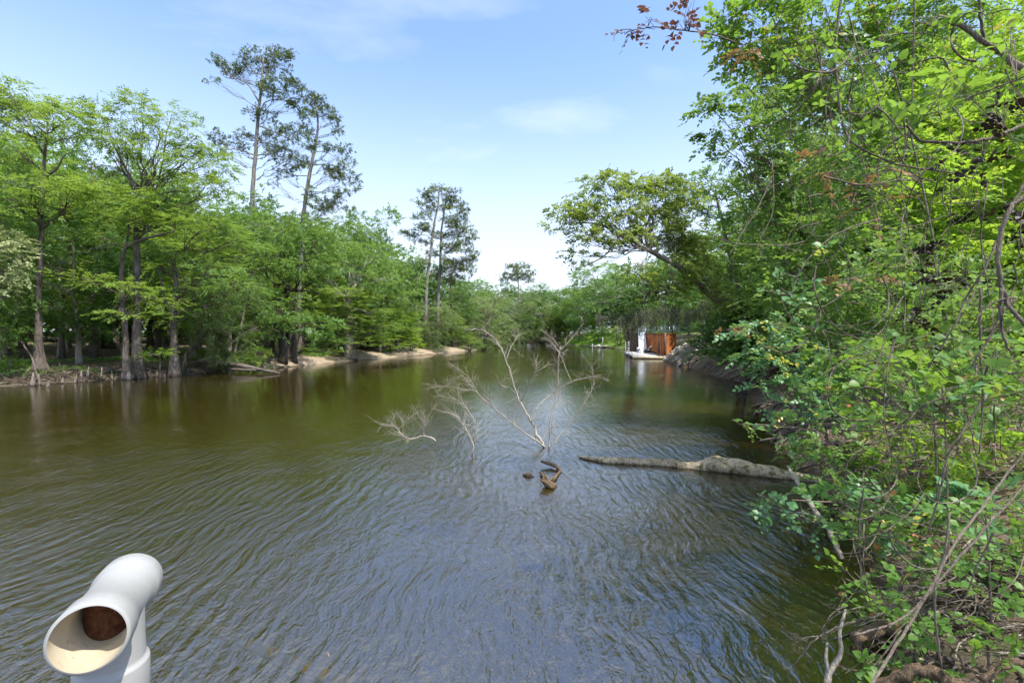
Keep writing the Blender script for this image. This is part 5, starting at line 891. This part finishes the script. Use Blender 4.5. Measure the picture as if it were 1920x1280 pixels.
log('mossy_log', [P(1086, 856, 13.55), P(1130, 864, 13.1), P(1185, 868, 12.95), P(1240, 872, 12.8), P(1300, 880, 12.5), P(1345, 872, 12.3), P(1400, 880, 12.0), P(1470, 896, 11.7), P(1540, 912, 11.4), P(1620, 920, 11.2)], [.03, .10, .15, .17, .19, .23, .20, .20, .22, .25], 'bark_moss', 'long mossy fallen log reaching from the right bank into the river', sides=16, rough=.07)
log('bank_log', [P(1600, 1195, 5.4), P(1640, 1182, 5.45), P(1685, 1168, 5.5)], [.06, .07, .06], 'rotwood', 'short decaying log lying at the water edge near the lower right', rough=.1)
log('pale_root', [P(1640, 1290, 4.4), P(1700, 1262, 4.3), P(1750, 1258, 4.2), P(1800, 1290, 4.1)], [.04, .05, .05, .06], 'rotwood', 'thick pale root at the bottom edge by the sandy corner', rough=.07)
log('pale_root', [P(1840, 1275, 3.9), P(1890, 1245, 3.9), P(1960, 1240, 3.8)], [.025, .03, .035], 'rotwood', 'smooth brown root cut off by the lower right corner', rough=.05)
log('pale_root', [P(1710, 1170, 4.9), P(1740, 1185, 4.8), P(1760, 1210, 4.7), P(1764, 1240, 4.6)], [.02, .03, .03, .02], 'rotwood', 'curved tan root above the sandy corner', rough=.07)
log('bare_pole', [P(1478, 874, 8.9), P(1505, 920, 8.2), P(1535, 965, 7.6), P(1560, 1005, 7.15), P(1578, 1048, 6.9)], [.025, .034, .038, .045, .03], 'bark_pale', 'pale bare pole slanting down from the mossy log to the brown shallows', 'branch', 8, extra=[(tr((1560, 1005, 7.15), (1585, 1004, 7.1)), .015, .006), (tr((1490, 895, 8.6), (1475, 888, 8.6), (1460, 890, 8.5)), .008, .004)])
log('broken_stick', [P(1552, 1300, 4.55), P(1554, 1262, 4.6), P(1576, 1225, 4.62), P(1574, 1185, 4.65), P(1586, 1142, 4.7)], [.03, .03, .02, .016, .011], 'bark_pale', 'bleached forked stick standing out of the dark water at the bottom', 'stick', 8, .02, extra=[(tr((1554, 1262, 4.6), (1549, 1235, 4.62), (1551, 1204, 4.65)), .024, .012)])
def deadbranch(name, label, stems_, r, tw=26, tl=.35, mat='vine', cat='branch', tr_=.0035, base_=None):
    """stems_: lists of world points with start and end radius"""
    c = np.array(stems_[0][0][0]); mb = MB(); t_ = mb
    for pts, ra, rb in stems_:
        q = smooth_path(np.array(pts) - c, 5, ra * .25); rr = np.linspace(ra, rb, len(q)); mb.tube(q, rr, 7, rough=.04)
        for k in range(int(tw * len(q) / 20) + 1 if tw else 0):
            j = RNG.integers(len(q) // 3, len(q)); dd = nrm(nrm(q[min(j + 1, len(q) - 1)] - q[j - 1]) * .9 + RNG.normal(0, .55, 3) + np.array([0, 0, .15])); l = tl * RNG.uniform(.4, 1.3)
            w_ = [q[j]]; 
            for s in range(4): dd = nrm(dd + RNG.normal(0, .22, 3)); w_.append(w_[-1] + dd * l / 4)
            t_.tube(w_, np.linspace(min(rr[j] * .6, tr_ * 1.8), tr_ * .5, 5), 4, cap=False)
            for s in range(3):
                i2 = RNG.integers(1, 4); d2 = nrm(dd + RNG.normal(0, .6, 3)); e = w_[i2] + d2 * l * RNG.uniform(.2, .5); t_.tube([w_[i2], (w_[i2] + e) / 2 + RNG.normal(0, .02, 3), e], [tr_ * .8, tr_ * .6, tr_ * .4], 3, cap=False)
    return tag(mb.build(name, M[mat], None, True, c), label, cat)
deadbranch('dead_branch', 'grey twiggy dead branch fanning left over the dark water near the bottom', [(tr((1760, 1085, 5), (1700, 1120, 4.9), (1650, 1150, 4.9), (1590, 1168, 4.85), (1535, 1192, 4.8), (1505, 1225, 4.75), (1478, 1258, 4.7)), .016, .004), (tr((1535, 1192, 4.8), (1510, 1195, 4.8), (1483, 1210, 4.8)), .006, .003), (tr((1535, 1192, 4.8), (1560, 1150, 4.8), (1590, 1135, 4.9)), .006, .004), (tr((1610, 1160, 4.85), (1602, 1185, 4.85), (1612, 1205, 4.8), (1627, 1235, 4.75)), .006, .004), (tr((1690, 1180, 4.6), (1650, 1235, 4.6), (1625, 1255, 4.6), (1583, 1254, 4.6)), .008, .003)], 0, 8, .18)
deadbranch('dead_branch', 'crooked brown branch bending over the shallows in front of the corner roots', [(tr((1700, 1075, 5.4), (1684, 1090, 5.4), (1682, 1108, 5.4), (1664, 1120, 5.4), (1640, 1118, 5.4)), .009, .005), (tr((1600, 960, 6), (1600, 1020, 5.8), (1612, 1060, 5.7), (1616, 1110, 5.7)), .008, .005)], 0, 4, .2)
# palmetto with dry fronds
pm = empty('palmetto', base(1700, 9.2), 'palmetto with pale drooping dry fronds beside the sunlit shrub', 'plant'); O = []; D = []; m = MB()
for a_, z_ in [(-.5, .9), (.2, 1.0), (2.6, .9), (3.6, .8), (-1.2, .7), (1.2, .9)]:
    e = np.array([math.cos(a_) * .55, math.sin(a_) * .4, z_ + .2]); m.tube(smooth_path([[0, 0, 0], e * .6 + [0, 0, .1], e], 4), np.linspace(.014, .008, 9), 5)
    for k in range(16): th = (k / 15 - .5) * 2.6; dr = nrm(e * [1, 1, .2]); s_ = np.array([-dr[1], dr[0], 0]); O.append(e); D.append(dr * math.cos(th) + s_ * math.sin(th) + [0, 0, -.35])
m.build('stalks', M['dryfrond'], pm); V, Q = sprays(np.array(O), np.array(D), .05, 2, .55, .03, FAR, .06, .3, .3); link_mesh('fronds', V, [Q], M['dryfrond'], pm)

# ---------------------------------------------------------------- things standing in the water
def z7(x, y, d): return P(680 + x / 3.4286, 580 + y / 3.4286, d)
B0 = 14.75
def br(pts, ra, rb, dz=0.0): return ([z7(x, y, B0 + dz * k / max(1, len(pts) - 1)) for k, (x, y) in enumerate(pts)], ra, rb)
deadbranch('dead_tree', 'bleached leafless tree standing in the middle of the river, branches spread like a fan', [
    br([(1172, 915), (1160, 870), (1120, 800), (1085, 720), (1045, 655), (1010, 590), (985, 530), (960, 440), (940, 370), (905, 280), (870, 215), (820, 165), (760, 130), (690, 125)], .045, .006, .6),
    br([(1165, 880), (1120, 845), (1060, 805), (980, 745), (910, 690), (840, 630), (800, 560), (790, 510)], .028, .005, -.7), br([(840, 630), (760, 565), (715, 490), (670, 425), (600, 375)], .014, .004, -.9),
    br([(1085, 720), (1105, 680), (1135, 615), (1190, 565), (1260, 510), (1345, 465), (1420, 445), (1500, 430), (1560, 450)], .024, .005, .5), br([(1345, 465), (1310, 390), (1280, 310), (1235, 235), (1190, 185)], .012, .004, .5),
    br([(1015, 590), (1050, 530), (1085, 455), (1115, 395), (1118, 340)], .02, .008, -.4), br([(1112, 400), (1150, 380), (1195, 355)], .008, .004), br([(925, 320), (950, 250), (985, 190), (1000, 160)], .012, .005, .4), br([(985, 540), (940, 500), (890, 490), (870, 440)], .01, .004, -.3),
    br([(1085, 720), (1108, 760), (1110, 830)], .016, .014, .1)], 0, 19, .40, 'bark_pale', 'dead tree', .0027)
deadbranch('dead_sapling', 'slim bleached stem rising beside the leafless tree, just right of its foot', [br([(1197, 930), (1200, 830), (1207, 700), (1235, 620), (1250, 520), (1257, 400), (1262, 300), (1275, 240)], .030, .008, .4), br([(1210, 690), (1215, 760), (1213, 790)], .010, .008), br([(1235, 640), (1265, 590), (1275, 520)], .01, .004, .3), br([(1272, 260), (1240, 210), (1200, 170)], .008, .003, .2), br([(1272, 260), (1330, 200), (1420, 90)], .008, .003, .6)], 0, 22, .5, 'bark_pale', 'dead sapling', .0032)
deadbranch('dead_sapling', 'thin bare branch slanting right out of the water, apart from the leafless tree', [br([(1232, 862), (1262, 815), (1330, 740), (1390, 655), (1440, 570), (1475, 510), (1482, 440), (1475, 370)], .022, .006, .5)], 0, 18, .45, 'bark_pale', 'dead sapling', .0032)
deadbranch('drift_branch', 'pale curved branch breaking the surface left of the leafless tree', [([z7(x, y, 15.0) for x, y in [(470, 845), (440, 825), (390, 812), (350, 826), (300, 830), (255, 808), (225, 770), (190, 748), (110, 738)]], .035, .012), ([z7(x, y, 15.0) for x, y in [(395, 812), (392, 780), (402, 750), (395, 718)]], .02, .01), ([z7(x, y, 15.0) for x, y in [(228, 772), (255, 740), (252, 712)]], .016, .008), ([z7(x, y, 15.2) for x, y in [(260, 735), (300, 700), (330, 670)]], .008, .004)], 0, 20, .6, 'bark_pale', 'branch', .0032)
deadbranch('drift_branch', 'short straight bare stick with twigs between the curved branch and the leafless tree', [([z7(x, y, 13.9) for x, y in [(700, 945), (712, 885), (695, 830), (665, 775), (635, 725), (605, 685)]], .026, .014), ([z7(x, y, 14.2) for x, y in [(735, 850), (725, 770), (710, 700), (670, 640), (635, 600), (580, 568), (480, 550)]], .016, .004), ([z7(x, y, 14.0) for x, y in [(712, 885), (705, 840), (715, 815)]], .01, .006)], 0, 16, .6, 'bark_pale', 'branch', .0032)
deadbranch('drift_branch', 'fine spray of pale twigs sticking up left of the leafless tree', [([z7(x, y, 15.6) for x, y in [(840, 630), (760, 560), (720, 520), (640, 515), (560, 495), (480, 488)]], .012, .004), ([z7(x, y, 15.6) for x, y in [(720, 520), (680, 470), (640, 430), (580, 440)]], .009, .003)], 0, 26, .6, 'bark_pale', 'branch', .0032)
log('driftwood_hook', [P(1014, 864, 12.7), P(1028, 868, 12.6), P(1038, 871, 12.5), P(1050, 882, 12.2), P(1043, 892, 11.7), P(1033, 903, 11.1)], [.035, .05, .05, .04, .035, .05], 'rotwood', 'hooked piece of driftwood curling out of the water below the leafless tree', sides=10, rough=.09, cat='driftwood')
mb = MB(); c = P(1029, 907, 10.95); 
for k in range(9):
    a = RNG.uniform(-.5, .5); q0 = np.array([-.17 + .02 * k, .06 * math.sin(k), .07 + .02 * math.cos(k * 2)]); q1 = np.array([.05 + .015 * k, -.10 + .02 * k, -.05 - .01 * k]); mb.tube([q0, (q0 + q1) / 2 + RNG.normal(0, .02, 3), q1], [.010 + .012 * RNG.random(), .045, .035], 6, rough=.28)
for e in ([-.03, 0, .05], [-.07, .03, .19]), ([.06, 0, .02], [.09, .02, .13]): mb.tube([e[0], e[1]], [.03, .008], 5)
mb.v = [v * 1.35 for v in mb.v]; mb.tube([[.0, .3, -.02], [-.08, .6, 0.0], [-.14, .95, -.02]], [.06, .05, .03], 7, rough=.08)
tag(mb.build('driftwood_stub', M['rotwood'], None, True, c), 'splintered brown stump end just under the hooked driftwood', 'driftwood')
log('driftwood_chunk', [P(981, 890, 11.9), P(990, 893, 11.8), P(999, 898, 11.7)], [.03, .10, .06], 'rotwood', 'small brown chunk of floating wood left of the splintered stump end', 'driftwood', 9, .15)
log('driftwood_chunk', [P(1261, 808, 17.3), P(1265, 810, 17.3), P(1270, 811, 17.3)], [.02, .07, .02], 'bark_dark', 'tiny dark piece of wood poking up in the river near the right shade', 'driftwood', 8, .1)
log('leaf_stick', [P(614, 1222, 5.25), P(617, 1236, 5.2), P(611, 1252, 5.1)], [.006, .028, .01], 'bark_moss', 'small mossy stub poking out of the water at the bottom centre-left', 'stick', 8, .1)
sm = MB(); a_, b_ = G(330, 1150, -.027), G(650, 1282, -.027); sm.bar(a_ + [0, 0, 0], b_, .13, .05); M['plank'] = plain('sunken_board', (.85, .76, .42), .8, .15); tag(sm.build('sunken_board', M['plank']), 'yellowish straight board lying just under the surface near the white pipe', 'board')

# ---------------------------------------------------------------- white pipe tee in the foreground
def pvc_mat():
    t = NT('white_pvc'); n = t.noise(7, 5, .6, t.coord()); n2 = t.noise(60, 3, .6, t.coord()); c = t.mix(t.mr(n, .4, .75, 0, .5), (.37, .365, .35), (.32, .305, .275)); c = t.mix(t.mr(n2, .58, .72, 0, .35), c, (.30, .26, .19)); c = t.mix(t.mr(t.noise(3, 5, .7, t.coord((1, 1, .35))), .52, .68, 0, .35), c, (.27, .27, .20)); return t.end(t.bsdf(c, .42, t.bump(n2, .05, .002), .4))
def pvc_in():
    t = NT('stained_pvc'); n = t.noise(9, 5, .65, t.coord()); n2 = t.noise(24, 5, .7, t.coord((1, 3, 1))); c = t.mix(t.mr(n, .4, .7, 0, .7), (.50, .43, .31), (.42, .33, .21)); c = t.mix(t.mr(n2, .60, .70, 0, .7), c, (.25, .13, .055)); return t.end(t.bsdf(c, .6, None, .3))
M['pvc'] = pvc_mat(); M['pvc_in'] = pvc_in(); 
def rust2():
    t = NT('flaky_rust'); n = t.noise(60, 6, .75, t.coord()); c = t.ramp(n, [(.3, (.045, .02, .012)), (.6, (.17, .07, .035)), (.8, (.30, .14, .08))]); return t.end(t.bsdf(c, .95, t.bump(n, 1, .006), .1))
M['rust2'] = rust2()
NE, FE = np.array([-.928, 1.05, 2.832]), np.array([-1.072, 1.35, 2.805]); C0 = (NE + FE) / 2; C0 = NE + (FE - NE) * .50
root = empty('pipe_tee', (C0[0], C0[1], 0.0), 'white plastic pipe tee on an upright pipe in the lower left foreground, rusty inside', 'pipe'); bs = np.array([C0[0], C0[1], 0])
def lathe(prof, A, U, mat, name, parent, seg=64, inward=False):
    """revolve (s along axis, radius) around the axis A->A+U"""
    U = nrm(np.array(U, float)); a = nrm(np.cross(U, [0, 0, 1.0])) if abs(U[2]) < .9 else np.array([1.0, 0, 0]); b = np.cross(U, a); th = np.linspace(0, 2 * np.pi, seg, endpoint=False); V = []
    for s, r in prof: V.append(A + U * s + r * (np.cos(th)[:, None] * a + np.sin(th)[:, None] * b))
    n = len(prof); i = np.arange(n - 1)[:, None] * seg; j = np.arange(seg)[None]; jn = (j + 1) % seg; Q = np.stack([i + j, i + jn, i + seg + jn, i + seg + j], -1).reshape(-1, 4)
    if inward: Q = Q[:, ::-1]
    o = link_mesh(name, np.vstack(V), [Q], mat, parent, True); return o
U = nrm(FE - NE); Lr = np.linalg.norm(FE - NE); A = NE - bs; ro, rb_ = .0755, .0675; ri = .0685; rn = .058
body = lathe([(.0, ri), (.0015, ro - .001), (.004, ro), (.070, ro), (.085, rb_), (Lr - .085, rb_), (Lr - .07, ro), (Lr - .004, ro), (Lr - .0015, ro - .001), (Lr, ri)], A, U, M['pvc'], 'tee_body', root)
lathe([(.0, ri), (.072, ri - .002), (.075, rn), (Lr - .075, rn), (Lr - .072, ri - .002), (Lr, ri)], A, U, M['pvc_in'], 'tee_lining', root, inward=True)
D0 = np.array([0, 0, 2.815]); Dn = np.array([0, 0, -1.0])
th_ = np.linspace(0, 2 * np.pi, 64, endpoint=False); Up = np.array([U[0], U[1], 0]); Lp = np.array([-U[1], U[0], 0]); rs = .066
ringp = rs * (np.cos(th_)[:, None] * Up + np.sin(th_)[:, None] * Lp); sad = np.sqrt(np.maximum(.0665 ** 2 - (rs * np.sin(th_)) ** 2, 0)) - .002
rings = [D0 + ringp - np.array([0, 0, 1.0]) * sad[:, None]] + [D0 + ringp * k_ / rs - [0, 0, z_] for k_, z_ in ((.067, .085), (.069, .125), (.0695, .135), (.0755, .137), (.077, .143), (.077, .222), (.0755, .228), (.0685, .229))]
j_ = np.arange(64); QQ = np.concatenate([np.stack([i_ * 64 + j_, i_ * 64 + (j_ + 1) % 64, (i_ + 1) * 64 + (j_ + 1) % 64, (i_ + 1) * 64 + j_], 1) for i_ in range(len(rings) - 1)])
link_mesh('socket', np.vstack(rings), [QQ], M['pvc'], root, True)
lathe([(.20, .0685), (1.0, .0685), (3.6, .0685)], D0, Dn, M['pvc'], 'riser_pipe', root)
lathe([(-.046, .001), (-.046, .050), (-.042, .0535), (.05, .0535), (.4, .0535)], D0, Dn, M['rust2'], 'rusty_core', root)
